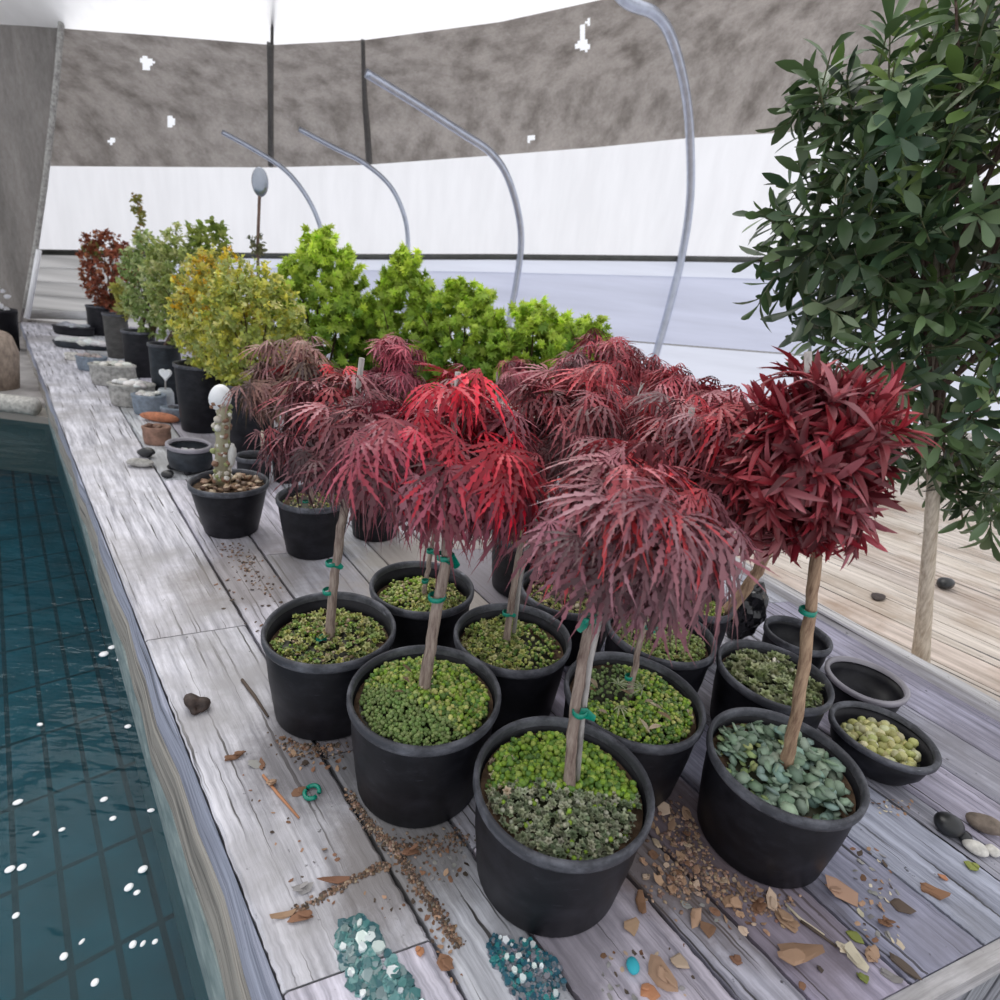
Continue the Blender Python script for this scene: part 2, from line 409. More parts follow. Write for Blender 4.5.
tag(side([(-.03, -.058), (.020, -.058), (.027, -.068), (.034, -.10), (.041, -.125), (.041, -.14), (-.04, -.14)], 'side_beam', M['beam']), 'splintered brown grey side beam')
# lip along the right edge
b = MB(); V = []; F = []; UV = []; n = 30
NL = np.array([LD[1], -LD[0]])                    # outward right
prof = [(-.035, 0.0), (-.033, .024), (-.028, .03), (.0, .03), (.004, .026), (.004, -.13)]
for i in range(n + 1):
    t = i / n; p = LS + (far_r - LS) * t
    for o, z in prof: V.append((*(p + NL * (o + .002 * math.sin(t * 40))), z))
m_ = len(prof)
for i in range(n):
    for j in range(m_ - 1):
        F.append((i * m_ + j, i * m_ + j + 1, (i + 1) * m_ + j + 1, (i + 1) * m_ + j)); s0, s1 = i * .2, i * .2 + .2
        UV.append(((s0, j * .02), (s0, j * .02 + .02), (s1, j * .02 + .02), (s1, j * .02)))
F.append(tuple(range(m_))[::-1]); UV.append([(0, 0)] * m_)
b.add(V, F, (1, 1, 1), 0, UV); struct('trim_10', b, M['lip'], smooth=False)
# front fascia and slats
FD = (LS - ES) / np.linalg.norm(LS - ES); FN = np.array([FD[1], -FD[0]]); WF = np.linalg.norm(LS - ES)
def fbox(bb, s0, s1, o0, o1, z0, z1, tone=(1, 1, 1), off=0):
    q = [ES + FD * s0 + FN * o0, ES + FD * s1 + FN * o0, ES + FD * s1 + FN * o1, ES + FD * s0 + FN * o1]
    V = [(*p, z) for z in (z0, z1) for p in q]
    fs = [(3, 2, 1, 0), (4, 5, 6, 7), (0, 1, 5, 4), (1, 2, 6, 5), (2, 3, 7, 6), (3, 0, 4, 7)]
    lon = (s1 - s0) > (z1 - z0)
    uvs = []
    for f in fs:
        u = []
        for i in f:
            s_ = (s0, s1, s1, s0)[i % 4]; o = (o0, o0, o1, o1)[i % 4]; z = (z0, z1)[i // 4]
            u.append((s_ + off, z + o + off) if lon else (z + off, s_ + o + off))
        uvs.append(u)
    bb.add(V, fs, tone, 0, uvs)
b = MB(); fbox(b, -.02, WF + .004, .001, .022, -.042, -.003, (.95, .93, .88)); b.build('front_fascia', M['plank'], bench, smooth=False)
for k in range(17):
    s0 = .01 + k * (WF - .02) / 17
    b = MB(); fbox(b, s0, s0 + (WF - .02) / 17 - .012, -.035, -.015, -.75, -.046, jitc((.62, .64, .66), .12), k * 1.7)
    b.build('slat', M['plank'], bench, smooth=False)
# carcass under the top, its near-black colour standing in for shade in the gaps
b = MB()
def prism(bb, poly, z0, z1, col=(1, 1, 1), mi=0):
    n = len(poly); V = [(*p, z0) for p in poly] + [(*p, z1) for p in poly]
    bb.add(V, [tuple(range(n))[::-1], tuple(range(n, 2 * n))] + [(i, (i + 1) % n, n + (i + 1) % n, n + i) for i in range(n)], col, mi)
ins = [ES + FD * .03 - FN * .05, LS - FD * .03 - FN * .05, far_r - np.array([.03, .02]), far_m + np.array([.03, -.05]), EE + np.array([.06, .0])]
prism(b, ins, -.75, -.047); b.build('carcass', plain('underside_shade', (.035, .03, .028), .9, .3, 20), bench, smooth=False)

# ------------------------------------------------------------------ floor, deck, water
b = MB(); prism(b, [(-9, -2), (9, -2), (9, 9), (-9, 9)], -1.35, -1.3)
struct('floor', b, plain('pool_ground', (.25, .23, .22), .9, .3, 5), smooth=False)
# right-hand deck of sandy boards
b = MB(); ZD = -.10
dd = np.array([-.62, .785]); dd /= np.linalg.norm(dd); dn = np.array([dd[1], -dd[0]])
P0 = LS + NL * .012 + np.array([.45, -.78]) * .5
k = 0; o = -.9
while o < 9.5:
    w = rnd.choice([.14, .16, .19])
    V = []; F = []; UV = []
    for s0, s1 in ((-2.5, 2.2 + rnd.uniform(-.8, .8)), (None, 9.5)):
        if s0 is None: s0 = last + .006
        last = s1
        quad = [P0 + dd * s0 + dn * (o + .003), P0 + dd * s1 + dn * (o + .003), P0 + dd * s1 + dn * (o + w - .003), P0 + dd * s0 + dn * (o + w - .003)]
        # clip against bench lip and wall
        def clip(poly, nrm, d):
            out = []
            for i in range(len(poly)):
                p, q = poly[i], poly[(i + 1) % len(poly)]; a, c = nrm @ p - d, nrm @ q - d
                if a >= 0: out.append(p)
                if a * c < 0: out.append(p + (q - p) * a / (a - c))
            return out
        poly = clip(quad, NL, NL @ (LS + NL * .006)); poly = clip(poly, np.array([0, -1.]), -6.55) if len(poly) > 2 else []
        if len(poly) < 3: continue
        tone = jitc((1, .99, .97), .13); n = len(poly); n0 = b.n
        V = [(*p, ZD) for p in poly] + [(*p, ZD - .03) for p in poly]
        fs = [tuple(range(n))[::-1]] if False else [tuple(range(n))]
        fs += [(i, n + i, n + (i + 1) % n, (i + 1) % n) for i in range(n)]
        if (poly[1][0] - poly[0][0]) * (poly[2][1] - poly[0][1]) - (poly[1][1] - poly[0][1]) * (poly[2][0] - poly[0][0]) < 0: fs = [f[::-1] for f in fs]
        uvp = [((p - P0) @ dd + k * 3.1, (p - P0) @ dn + k * 1.7) for p in poly]; uvp = uvp + uvp
        b.add(V, fs, tone, 0, [[uvp[i] for i in f] for f in fs])
    o += w; k += 1
struct('floor_deck', b, M['deckboard'], smooth=False)
b = MB(); prism(b, [LS + NL * .008 + np.array([.4, -.7]), (9, -1), (9, 6.55), (far_r + NL * .008 + np.array([-.2, .4]))], -.75, ZD - .032)
struct('floor_deck_base', b, plain('deck_shadow_gap', (.06, .05, .045), .9, .3, 5), smooth=False)
# pool
ZW = -.19
m, nt, bs = new_mat('teal_tiles')
v = coord(nt, 'Object', (1, 1, 1), (0, 0, -math.atan2(ED[1], ED[0])))
br = nd(nt, 'ShaderNodeTexBrick', offset=0.0, **{'Scale': 1.0, 'Mortar Size': .006, 'Brick Width': .24, 'Row Height': .075})
br.inputs['Color1'].default_value = (.010, .085, .115, 1); br.inputs['Color2'].default_value = (.016, .115, .145, 1); br.inputs['Mortar'].default_value = (.002, .012, .02, 1)
nt.links.new(v, br.inputs['Vector'])
f = noise(nt, coord(nt), 6, 4); r = ramp(nt, f, [(.35, (.6, .6, .6)), (.7, (1.2, 1.2, 1.2))])
nt.links.new(mix(nt, 1.0, br.outputs['Color'], r.outputs['Color'], 'MULTIPLY'), bs.inputs['Base Color']); M['tile'] = m
PEND = 3.45
def edge_off(o, y): 
    p = on_edge(y); return p + NE * o
b = MB(); prism(b, [edge_off(.045, -.4), edge_off(.005, PEND + .1), (-7, PEND + .1), (-7, -.4)], -.52, -.50)
struct('pool_floor', b, M['tile'], smooth=False)
m, nt, bs = new_mat('pool_wall_pale')
f = noise(nt, coord(nt, 'Object', (4, 4, 20)), 4, 5); r = ramp(nt, f, [(.35, (.14, .19, .195)), (.7, (.30, .36, .36))])
nt.links.new(r.outputs['Color'], bs.inputs['Base Color']); M['poolwall'] = m
b = MB(); V = []; F = []; n = 40
for i in range(n + 1):
    y = .05 + (5.4 - .05) * (i / n) ** 1.5; k = max(.28, 1 - 2.1 * max(0, (y - .225) / 5.225))
    for o, z in ((-.02, -.138), (.040 * k, -.138), (.052 * k, -.165), (.057 * k, -.19), (.058 * k, -.25), (.05 * k, -.52)): V.append((*edge_off(o, y), z))
for i in range(n):
    for j in range(5): F.append((i * 6 + j, (i + 1) * 6 + j, (i + 1) * 6 + j + 1, i * 6 + j + 1))
b.add(V, F); struct('trim_9', b, M['poolwall'], smooth=False)
m, nt, bs = new_mat('pool_water')
out = nt.nodes['Material Output']
tr = nd(nt, 'ShaderNodeBsdfTransparent'); tr.inputs['Color'].default_value = (.34, .60, .66, 1)
gl = nd(nt, 'ShaderNodeBsdfGlossy'); gl.inputs['Roughness'].default_value = .06; gl.inputs['Color'].default_value = (.62, .72, .78, 1)
fr = nd(nt, 'ShaderNodeFresnel'); fr.inputs['IOR'].default_value = 1.2
vv = coord(nt, 'Object', (1.0, 1.0, 1), (0, 0, math.radians(20)))
wv = noise(nt, coord(nt, 'Object', (5, 13, 1), (0, 0, math.radians(8))), 1.6, 3, .55)
bp = nd(nt, 'ShaderNodeBump', Strength=.55, Distance=.012); nt.links.new(wv, bp.inputs['Height'])
nt.links.new(bp.outputs['Normal'], gl.inputs['Normal']); nt.links.new(bp.outputs['Normal'], fr.inputs['Normal'])
ms = nd(nt, 'ShaderNodeMixShader'); nt.links.new(fr.outputs[0], ms.inputs[0]); nt.links.new(tr.outputs[0], ms.inputs[1]); nt.links.new(gl.outputs[0], ms.inputs[2])
nt.links.new(ms.outputs[0], out.inputs['Surface']); M['water'] = m
b = MB(); b.add([(*edge_off(.05, -.4), ZW), (*edge_off(.01, PEND), ZW), (-7, PEND, ZW), (-7, -.4, ZW)], [(0, 1, 2, 3)])
tag(b.build('pool_water', M['water'], smooth=False), 'dark teal pool water with tiled bottom along the left of the bench', 'water', kind='stuff')
# pool end coping
c = pt(14, 416, -.16)
b = MB(); x1 = edge_off(.03, c[1])[0]
b.box(((x1 - 7) / 2, c[1] + .11, -.37), (7 + x1, .18, .44))
struct('trim_1', b, M['beam'], smooth=False)
b = MB(); b.tube([(-7, c[1] + .03, -.10), (-4.5, c[1] + .03, -.095), (x1 - .09, c[1] + .03, -.10)], .05, 12)
tag(b.build('white_log', M['stonepale']), 'whitish round log lying across the far end of the pool', 'log')
YP = c[1]
# ground behind the pool
b = MB(); prism(b, [(-9, YP + .2), (x1 - .02, YP + .2), (-4.85, 5.5), (-4.2, 6.2), (-2.2, 6.6), (-9, 6.6)], -.3, -.12)
struct('floor_back', b, plain('grey_ground', (.38, .36, .35), .9, .3, 6), smooth=False)

# ------------------------------------------------------------------ covering: walls, roof band, hoops
YW = 6.6
def ws(pix, Y): return [pd(*p, Y) for p in pix]
def surf(bot, top, n=1, mi=0, b=None):
    b = b or MB(); V = []; m_ = len(bot)
    for k in range(n + 1):
        for p, q in zip(bot, top): V.append(p + (q - p) * k / n)
    b.add(V, [(k * m_ + i, k * m_ + i + 1, (k + 1) * m_ + i + 1, (k + 1) * m_ + i) for k in range(n) for i in range(m_ - 1)]); return b
xs = [-300, 30, 170, 272, 365, 500, 600, 690, 760, 1000, 1500]
rail_y = [240, 252, 254.5, 256, 257, 257, 258, 259, 260, 262, 270]
bb_y = [150, 166, 167, 167.5, 165, 155, 147, 138, 134, 118, 90]
bt_y = [10, 26, 36.5, 45, 40, 22, 0, -24, -44, -110, -240]
mid_y = lambda t: [a + (b_ - a) * t for a, b_ in zip(bb_y, bt_y)]
rail_P = ws(list(zip(xs, rail_y)), YW)
base_P = [np.array([p[0], YW, -.13]) for p in rail_P]
band_b = ws(list(zip(xs, bb_y)), YW)
band_m = ws(list(zip(xs, mid_y(.45))), 6.15)
band_t = ws(list(zip(xs, bt_y)), 5.3)
# lower skirt: board panel on the left, plastic on the right
i0 = 2
def sub(P, a, b_): return P[a:b_]
b = MB(); nb = 5
for k in range(nb):
    lo = [a + (c - a) * (k / nb) for a, c in zip(base_P[:3], rail_P[:3])]; hi = [a + (c - a) * ((k + 1) / nb - .002) for a, c in zip(base_P[:3], rail_P[:3])]
    V = lo + hi; t = jitc((1, 1, 1), .14)
    b.add(V + [v + np.array([0, .02, 0]) for v in V], [(0, 1, 4, 3), (1, 2, 5, 4), (3, 4, 10, 9), (4, 5, 11, 10)], t, 0, [[(v[0] + k * 3, k * 1.3 + q) for v, q in zip([V[i % 6] for i in f], (0, 0, .3, .3))] for f in [(0, 1, 4, 3), (1, 2, 5, 4), (3, 4, 4, 3), (4, 5, 5, 4)]])
struct('wall_end', b, M['greyboard'], smooth=False)
skx = [p for p in range(2, len(xs))]
t1 = .70
mid1 = [a + (c - a) * t1 for a, c in zip(base_P, rail_P)]; mid2 = [a + (c - a) * .40 for a, c in zip(base_P, rail_P)]; mid3 = [a + (c - a) * .88 for a, c in zip(base_P, rail_P)]
struct('wall_skirt_lower', surf(base_P[2:], mid2[2:]), M['skirtwhite'], smooth=False)
struct('wall_skirt_middle', surf([p + np.array([0, -.012, .0]) for p in mid2[2:]], [p + np.array([0, -.012, 0]) for p in mid3[2:]]), M['skirt'], smooth=False)
struct('wall_skirt_upper', surf([p + np.array([0, -.002, 0]) for p in mid3[2:]], rail_P[2:]), M['skirtwhite'], smooth=False)
b = MB(); b.tube([p + np.array([0, -.014, .0]) for p in mid2[2:]], .008, 6); struct('trim_2', b, M['stone'])
struct('wall_plastic', surf([p + np.array([0, .01, 0]) for p in rail_P], [p + np.array([0, .01, 0]) for p in band_b]), M['sheet'], smooth=False)
b = MB(); b.tube([p + np.array([0, -.02, 0]) for p in rail_P], .030, 8); struct('trim_3', b, M['rail'])
HOLES = [(147, 63, 6.5, 6.5), (171, 122, 4, 5.5), (111, 141, 3.4, 2.8), (583, 45, 7, 6), (582, 31, 2.6, 9), (530, 138, 4, 3.5), (588, 22, 2, 4)]
def band_pt(px, py):
    '''a point on the band surface under pixel (px,py)'''
    i = max(j for j in range(len(xs) - 1) if xs[j] <= px); t = (px - xs[i]) / (xs[i + 1] - xs[i])
    L = lambda A: A[i] + (A[i + 1] - A[i]) * t
    yb, yt = L(bb_y), L(bt_y); s = (yb - py) / (yb - yt)
    Y = 6.6 + (6.15 - 6.6) * s / .45 if s < .45 else 6.15 + (5.3 - 6.15) * (s - .45) / .55
    return pd(px, py, Y)
gx = [-300, -120, -40] + list(np.arange(20, 780, 2.5)) + [800, 850, 900, 1000, 1120, 1260, 1499.9]; gn = 56
b = MB(); V = []; cen = []
for px in gx:
    i = max(j for j in range(len(xs) - 1) if xs[j] <= px); t = (px - xs[i]) / (xs[i + 1] - xs[i])
    yb, yt = bb_y[i] + (bb_y[i + 1] - bb_y[i]) * t, bt_y[i] + (bt_y[i + 1] - bt_y[i]) * t
    for k in range(gn + 1):
        y = yb + (yt - yb) * k / gn; V.append(band_pt(px, y)); cen.append((px, y))
F = []
for i in range(len(gx) - 1):
    for k in range(gn):
        a = i * (gn + 1) + k; f = (a, a + gn + 1, a + gn + 2, a + 1)
        mx, my = (cen[f[0]][0] + cen[f[2]][0]) / 2, (cen[f[0]][1] + cen[f[2]][1]) / 2
        if any(((mx - hx) / rx) ** 2 + ((my - hy) / ry) ** 2 < 1 + .3 * math.sin(3 * math.atan2(my - hy, mx - hx) + hx) for hx, hy, rx, ry in HOLES): continue
        F.append(f)
b.add(V, F)
band = struct('ceiling_band', b, M['fabric'], smooth=True)
# white roof sheet above the band
top_P = ws(list(zip(xs, [y - 190 for y in bt_y])), 4.3)
struct('ceiling_plastic', surf(band_t, top_P), M['sheet'], smooth=False)
# seams
b = MB(); V = [band_pt(272, y) + np.array([0, -.03, 0]) for y in (166, 140, 106, 80, 46)]
b.tube(V, [.028, .028, .026, .026, .028], 8); struct('trim_4', b, M['darkseam'])
b = MB(); b.tube([pd(272, 44, 5.27), pd(273.5, -60, 4.8)], .012, 6); struct('trim_5', b, M['darkseam'])
b = MB(); b.tube([band_pt(x, y) + np.array([0, -.03, 0]) for x, y in ((370, 163), (368, 130), (366, 106), (364.5, 70), (364, 42))], [.032, .03, .026, .018, .016], 8); struct('trim_6', b, M['darkseam'])
# hoop pipes
def hoop(pts, r, label, name='hoop_pipe', m='metal'):
    P = [pd(*q) for q in pts]
    P[-1][2] = min(P[-1][2], -.12) if P[-1][2] < .3 else P[-1][2]
    # smooth with Catmull-Rom
    Q = []
    for i in range(len(P) - 1):
        a, b_, c, d = P[max(i - 1, 0)], P[i], P[i + 1], P[min(i + 2, len(P) - 1)]
        for k in range(8):
            t = k / 8; Q.append(.5 * (2 * b_ + (c - a) * t + (2 * a - 5 * b_ + 4 * c - d) * t * t + (3 * b_ - a - 3 * c + d) * t ** 3))
    Q.append(P[-1])
    b = MB(); b.tube(Q, r, 12); o = b.build(name, M[m]); tag(o, label, 'pipe', 'hoop pipes of the tunnel'); return o
hoop([(585, -60, 4.5), (622, -2, 5.0), (655, 14, 5.3), (672, 40, 5.55), (685, 90, 5.9), (690, 140, 6.2), (690, 200, 6.4), (682, 255, 6.5), (668, 312, 6.52), (652, 368, 6.52), (640, 412, 6.52)], .041, 'thick galvanised hoop pipe curving down nearest the green leafy tree')
hoop([(366, 73, 5.45), (420, 106, 5.75), (462, 133, 5.95), (490, 152, 6.1), (507, 176, 6.2), (518, 212, 6.35), (521, 245, 6.45), (516, 285, 6.5), (508, 330, 6.52), (501, 395, 6.52)], .035, 'galvanised hoop pipe bending down behind the middle of the green maples')
hoop([(299, 129, 6.2), (335, 148, 6.28), (364, 163, 6.35), (390, 186, 6.42), (404, 215, 6.46), (408, 245, 6.5), (406, 290, 6.52), (396, 385, 6.52)], .024, 'thin hoop pipe bending down right behind the second green maple')
hoop([(222, 132, 6.2), (255, 150, 6.3), (285, 170, 6.38), (305, 194, 6.44), (318, 220, 6.48), (323, 245, 6.5), (322, 290, 6.52), (314, 380, 6.52)], .024, 'thin hoop pipe farthest left, ending behind the tallest green maple')
# left flap of grey cloth with its pale edge strip
YF = 5.3
fp = [(-700, -300), (-700, 420), (-60, 345), (20, 322), (24, 300), (31, 260), (40, 200), (48, 140), (54, 90), (60, 30), (66, -60), (80, -300)]
P = ws(fp, YF); n = len(P)
b = MB(); b.add(P + [p + np.array([0, .03, 0]) for p in P], [tuple(range(n)), tuple(range(2 * n - 1, n - 1, -1))] + [(i, n + i, n + (i + 1) % n, (i + 1) % n) for i in range(n)])
struct('wall_left', b, M['flap'], smooth=False)
b = MB(); b.tube(ws([(25, 308), (29, 285), (36, 245), (44, 190), (51, 130), (57, 75), (61, 28), (67, -60)], YF - .03), .022, 8)
struct('trim_7', b, M['stone'])
b = MB(); b.tube(ws([(27, 318), (33, 285), (39, 250)], YF - .05), .022, 8); struct('trim_8', b, M['white'])

# ================================================================== plants
def pot_parts(root, x, y, r, h, taper, mat='pot', rim='rim', soil_z=None, wob=.012, floor_z=0., soil='soil'):
    rb = r * taper; w = .0045; sz = soil_z if soil_z is not None else h - .035
    ph = rnd.uniform(0, 6)
    b = MB()
    prof = [(.001, 0), (rb * .95, 0), (rb, .004), (rb + (r - rb) * .5, h * .5), (r - .0055, h - .018), (r - .0055, h - .012), (r - .009, h - .012), (r - .0105, h * .75), (rb + (r - rb) * .4 - .01, h * .4), (.001, h * .4)]
    b.lathe(prof, (x, y, floor_z), 56, wob=wob, ph=ph); pot_ = b.build('pot', M[mat], root)
    b = MB()
    b.lathe([(r - .0085, h - .016), (r - .001, h - .017), (r, h - .013), (r, h - .004), (r - .002, h), (r - .006, h), (r - .0085, h - .004), (r - .0095, h - .014)], (x, y, floor_z), 56, wob=wob, ph=ph)
    b.build('rim', M[rim], pot_)
    if soil:
        b = MB(); ri = r - .011
        b.lathe([(ri * .995 * (1 - q), sz + .006 * math.sin(q * 2)) for q in (0, .2, .5, .8, .995)], (x, y, floor_z), 40, wob=wob * .8, ph=ph)
        b.build('soil', M[soil], root)
    return sz
def trunk(root, pix, Y, r0, r1, mat='bark', name='trunk', zb=None, dY=0.):
    P = [pd(px, py, Y + dY * i / (len(pix) - 1)) for i, (px, py) in enumerate(pix)]
    if zb is not None and P[0][2] > zb: P[0][2] = zb
    n = len(P); Q = []
    for i in range(n - 1):
        for k in range(5):
            t = k / 5; Q.append(P[i] + (P[i + 1] - P[i]) * t + np.array([rnd.gauss(0, .0008), rnd.gauss(0, .0008), 0]))
    Q.append(P[-1]); m_ = len(Q)
    b = MB(); b.tube(Q, [r0 + (r1 - r0) * i / (m_ - 1) + (.35 * r0 if i == 0 else .12 * r0 if i == 1 else 0) for i in range(m_)], 10, jit=.08)
    b.build(name, M[mat], root); return P
def ties(root, items, Y, r):
    for px, py, flap in items:
        p = pd(px, py, Y); b = MB()
        b.lathe([(r * 1.0, -.004), (r * 1.12, -.0035), (r * 1.15, .003), (r * 1.0, .004)], p, 14, wob=.06)
        if flap:
            R = frame((flap, -.5, rnd.uniform(-.4, .3)), (0, -.5, 1)); v, f = strip([(0, .3), (.4, .45), (1, .25)], .3, .3)
            b.add((v * np.array([1, .8, 1]) * r * 2.2) @ R.T + p, f)
        b.build('tape_tie', M['tie'], root)
def stake(root, pix, Y, r=.0045, mat='stake'):
    b = MB(); b.tube([pd(*q, Y) for q in pix], r, 8, jit=.06); b.build('stake', M[mat], root)
def branches(b, p0, C, R, n, r=.0022):
    for _ in range(n):
        d = rdir(); d[2] = abs(d[2]) * .8 - .15; e = C + d * R * .8
        m = (p0 + e) / 2 + np.array([0, 0, .25 * R[2]])
        b.tube([p0, m, e], [r * 1.6, r, r * .45], 5, col=(.10, .05, .05), cap=False)
def crown_cut(root, C, R, n, size, lo, mid, top, T=DISS, mat='redleaf', br=14, topbias=.55, p0=None, flat=.55, hang=1.0, name='foliage'):
    b = MB(); C = np.asarray(C); R = np.asarray(R)
    branches(b, C - np.array([0, 0, R[2] * .5]) if p0 is None else np.asarray(p0), C, R, br)
    ks = [np.array([rnd.gauss(0, 1) for _ in range(3)]) * 1.7 for _ in range(4)]; nsh = max(5, n // 7)
    for i in range(nsh):
        d = rdir()
        if d[2] < -.3: d[2] *= .4
        lump = 1 + .16 * sum(math.sin(k @ d * 2 + 1.3) for k in ks) / 2
        q = rnd.uniform(.3, 1) ** .5; p0_ = C + d * R * q * lump * .86
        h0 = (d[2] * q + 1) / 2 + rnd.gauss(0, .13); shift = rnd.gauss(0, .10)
        oh = np.array([d[0], d[1], 0]) + np.array([rnd.gauss(0, .4), rnd.gauss(0, .4), 0]); oh /= np.linalg.norm(oh) + .05
        a0 = math.atan2(oh[1], oh[0])
        for j in range(12):
            a = a0 + rnd.gauss(0, .75) * (1.6 if d[2] > .5 else 1); o2 = np.array([math.cos(a), math.sin(a), 0])
            dz = rnd.gauss(-.25, .35) - .75 * hang * max(0, .7 - d[2])
            ax = o2 + np.array([0, 0, dz]); nm = np.array([0, 0, 1.0]) + d * .5 + o2 * rnd.uniform(.1, .5) + np.array([rnd.gauss(0, .3), rnd.gauss(0, .3), 0])
            p = p0_ + np.array([rnd.gauss(0, 1), rnd.gauss(0, 1), rnd.gauss(0, .8)]) * size * .22
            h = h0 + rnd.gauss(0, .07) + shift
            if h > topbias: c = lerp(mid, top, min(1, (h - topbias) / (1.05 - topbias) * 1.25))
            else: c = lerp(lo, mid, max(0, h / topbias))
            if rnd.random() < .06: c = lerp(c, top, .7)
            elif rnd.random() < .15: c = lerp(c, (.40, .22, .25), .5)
            s = size * rnd.uniform(.6, 1.2)
            kd = rnd.choice((.38, .7, 1, 1.05, 1.2)); c = tuple(x * kd for x in c); T0 = rnd.choice(T); b.inst((T0[0] * s, T0[1]), frame(ax, nm), p, jitc(c, .3))  # random dark and bright leaves paint in the crown's inner shade and highlights
    b.build(name, M[mat], root)
def crown_small(root, C, R, n, size, cols, T, mat='leaf', cone=0., name='foliage', br=16, upb=.4, shell=.5, stem=(.16, .12, .06)):
    """bushy crown: many small leaves on upright shoots"""
    b = MB(); C = np.asarray(C); R = np.asarray(R); base = C - np.array([0, 0, R[2] * .95])
    for _ in range(br):
        d = rdir(); e = C + d * R * .8; m = base + (e - base) * .5 + np.array([0, 0, R[2] * .15])
        b.tube([base, m, e], [R[0] * .022, R[0] * .016, R[0] * .006], 5, col=stem, cap=False)
    shoots = max(12, n // 9)
    for _ in range(shoots):
        d = rdir(); q = rnd.uniform(shell, 1) ** .7
        k = 1 - cone * max(0, (d[2] * q + 1) / 2)
        p = C + d * R * np.array([k, k, 1]) * q; dr = d * .7 + np.array([0, 0, upb]) + np.array([rnd.gauss(0, .3) for _ in range(3)]); dr /= np.linalg.norm(dr)
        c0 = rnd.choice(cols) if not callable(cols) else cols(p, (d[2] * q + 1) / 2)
        L = size * rnd.uniform(1.2, 2.4)
        for j in range(n // shoots):
            t = rnd.random(); a = rdir(); ax = dr * .5 + a * .9
            b.inst((rnd.choice(T)[0] * size * rnd.uniform(.7, 1.2), T[0][1]), frame(ax, dr + a * .5), p - dr * L * (1 - t) * .6, jitc(c0, .25))
    b.build(name, M[mat], root)
def cover(root, x, y, r, z, items, name='sedum_cover', dome=.012, label=None, avoid=None):
    """items: list of (count, kind, size lo, hi, colours, region) ; region(u,v)->bool in unit disc"""
    b = MB()
    b.lathe([(r * .97 * (1 - q), z - .006 + dome * (1 - (1 - q) ** 2) * .6) for q in (0, .2, .5, .8, .995)], (x, y, 0), 32, col=(.025, .026, .012))  # near-black bed paints the shade in the gaps of the cover
    for cnt, kind, s0, s1, cols, reg in items:
        k = 0; tries = 0
        while k < cnt and tries < cnt * 8:
            tries += 1
            u, v = rnd.uniform(-1, 1), rnd.uniform(-1, 1)
            if u * u + v * v > .94 or (reg and not reg(u, v)): continue
            k += 1; s = rnd.uniform(s0, s1); c = jitc(rnd.choice(cols), .3)
            zz = z + dome * (1 - u * u - v * v) + .006 * math.sin(5 * u + 3) * math.cos(6 * v) + rnd.uniform(-1.3, .7) * s
            p = (x + u * r * .95, y + v * r * .95, zz)
            if kind == 'bead': s *= .84; b.inst(ICO1, np.diag([s, s, s * 1.05]), p, c)
            elif kind == 'rose': b.inst((ROSE[0] * s, ROSE[1]), np.array(Matrix.Rotation(rnd.gauss(0, .3), 3, 'X') @ Matrix.Rotation(rnd.gauss(0, .3), 3, 'Y') @ Matrix.Rotation(rnd.uniform(0, 6.3), 3, 'Z')), p, c)
            elif kind == 'disc':
                R = rotz(rnd.uniform(0, 6.3)) @ np.array(Matrix.Rotation(rnd.gauss(.2, .6), 3, 'Y')) @ np.diag([s, s * rnd.uniform(.6, 1), s * .2])
                b.inst(ICO1, R, p, c)
            elif kind == 'ball': b.inst(ICO2, np.diag([s, s, s]) @ np.diag([rnd.uniform(.85, 1.1), rnd.uniform(.85, 1.1), .9]), p, c)
            elif kind == 'bit':
                R = rotz(rnd.uniform(0, 6.3)) @ np.array(Matrix.Rotation(rnd.gauss(0, .3), 3, 'Y')); v_, f_ = rnd.choice(LANCE)
                b.add((v_ * s) @ R.T + np.asarray(p) + np.array([0, 0, .004]), f_, c)
            elif kind == 'star':
                T = DISS[0]; b.add((T[0] * s) @ rotz(rnd.uniform(0, 6.3)).T + np.asarray(p) + np.array([0, 0, .006]), T[1], c)
    o = b.build(name, M['cover'], root); o['kind'] = 'stuff'
    if label: o['label'] = label
    return o
G_ = [(.24, .38, .035), (.16, .29, .04), (.32, .42, .08), (.10, .20, .04)]
YG = [(.46, .47, .15), (.36, .42, .13), (.52, .50, .24), (.24, .32, .10)]
GG = [(.27, .31, .19), (.36, .39, .26), (.18, .23, .13), (.44, .45, .33)]
BR = [(.24, .16, .09), (.36, .27, .17), (.45, .36, .26)]
SG = [(.24, .33, .24), (.32, .41, .31), (.16, .24, .16), (.21, .31, .26)]
POT = {'A': (-.2865, .889, .1223, .1823), 'B': (-.0818, .7413, .1245, .184), 'C': (-.1483, 1.0961, .1164, .173), 'D': (.0586, .9471, .1178, .1732),
       'E': (.1373, .6088, .1274, .1698), 'F': (.4995, .7105, .1184, .1624), 'G': (.2783, .8231, .1241, .1626), 'H': (.3787, 1.0469, .1154, .1616),
       'I': (.5952, .9683, .1107, .146), 'J': (.1923, 1.2004, .121, .1534), 'K': (.1069, 1.4662, .122, .1746), 'O': (.5176, 1.2163, .078, .1555),
       'L': (.7826, 1.2318, .08, .09), 'M': (.8811, 1.0922, .0862, .075), 'N': (.8087, .9099, .0934, .0771), 'P': (-.8344, 1.5987, .1149, .1645),
       'Q': (-.5471, 1.533, .1064, .175), 'R': (-1.2327, 2.0727, .0973, .11), 'S': (-.4009, 1.6942, .0914, .1745)}
MG = 'red laceleaf maples in black pots'
TB = {'E': .72, 'B': .66, 'A': .7}
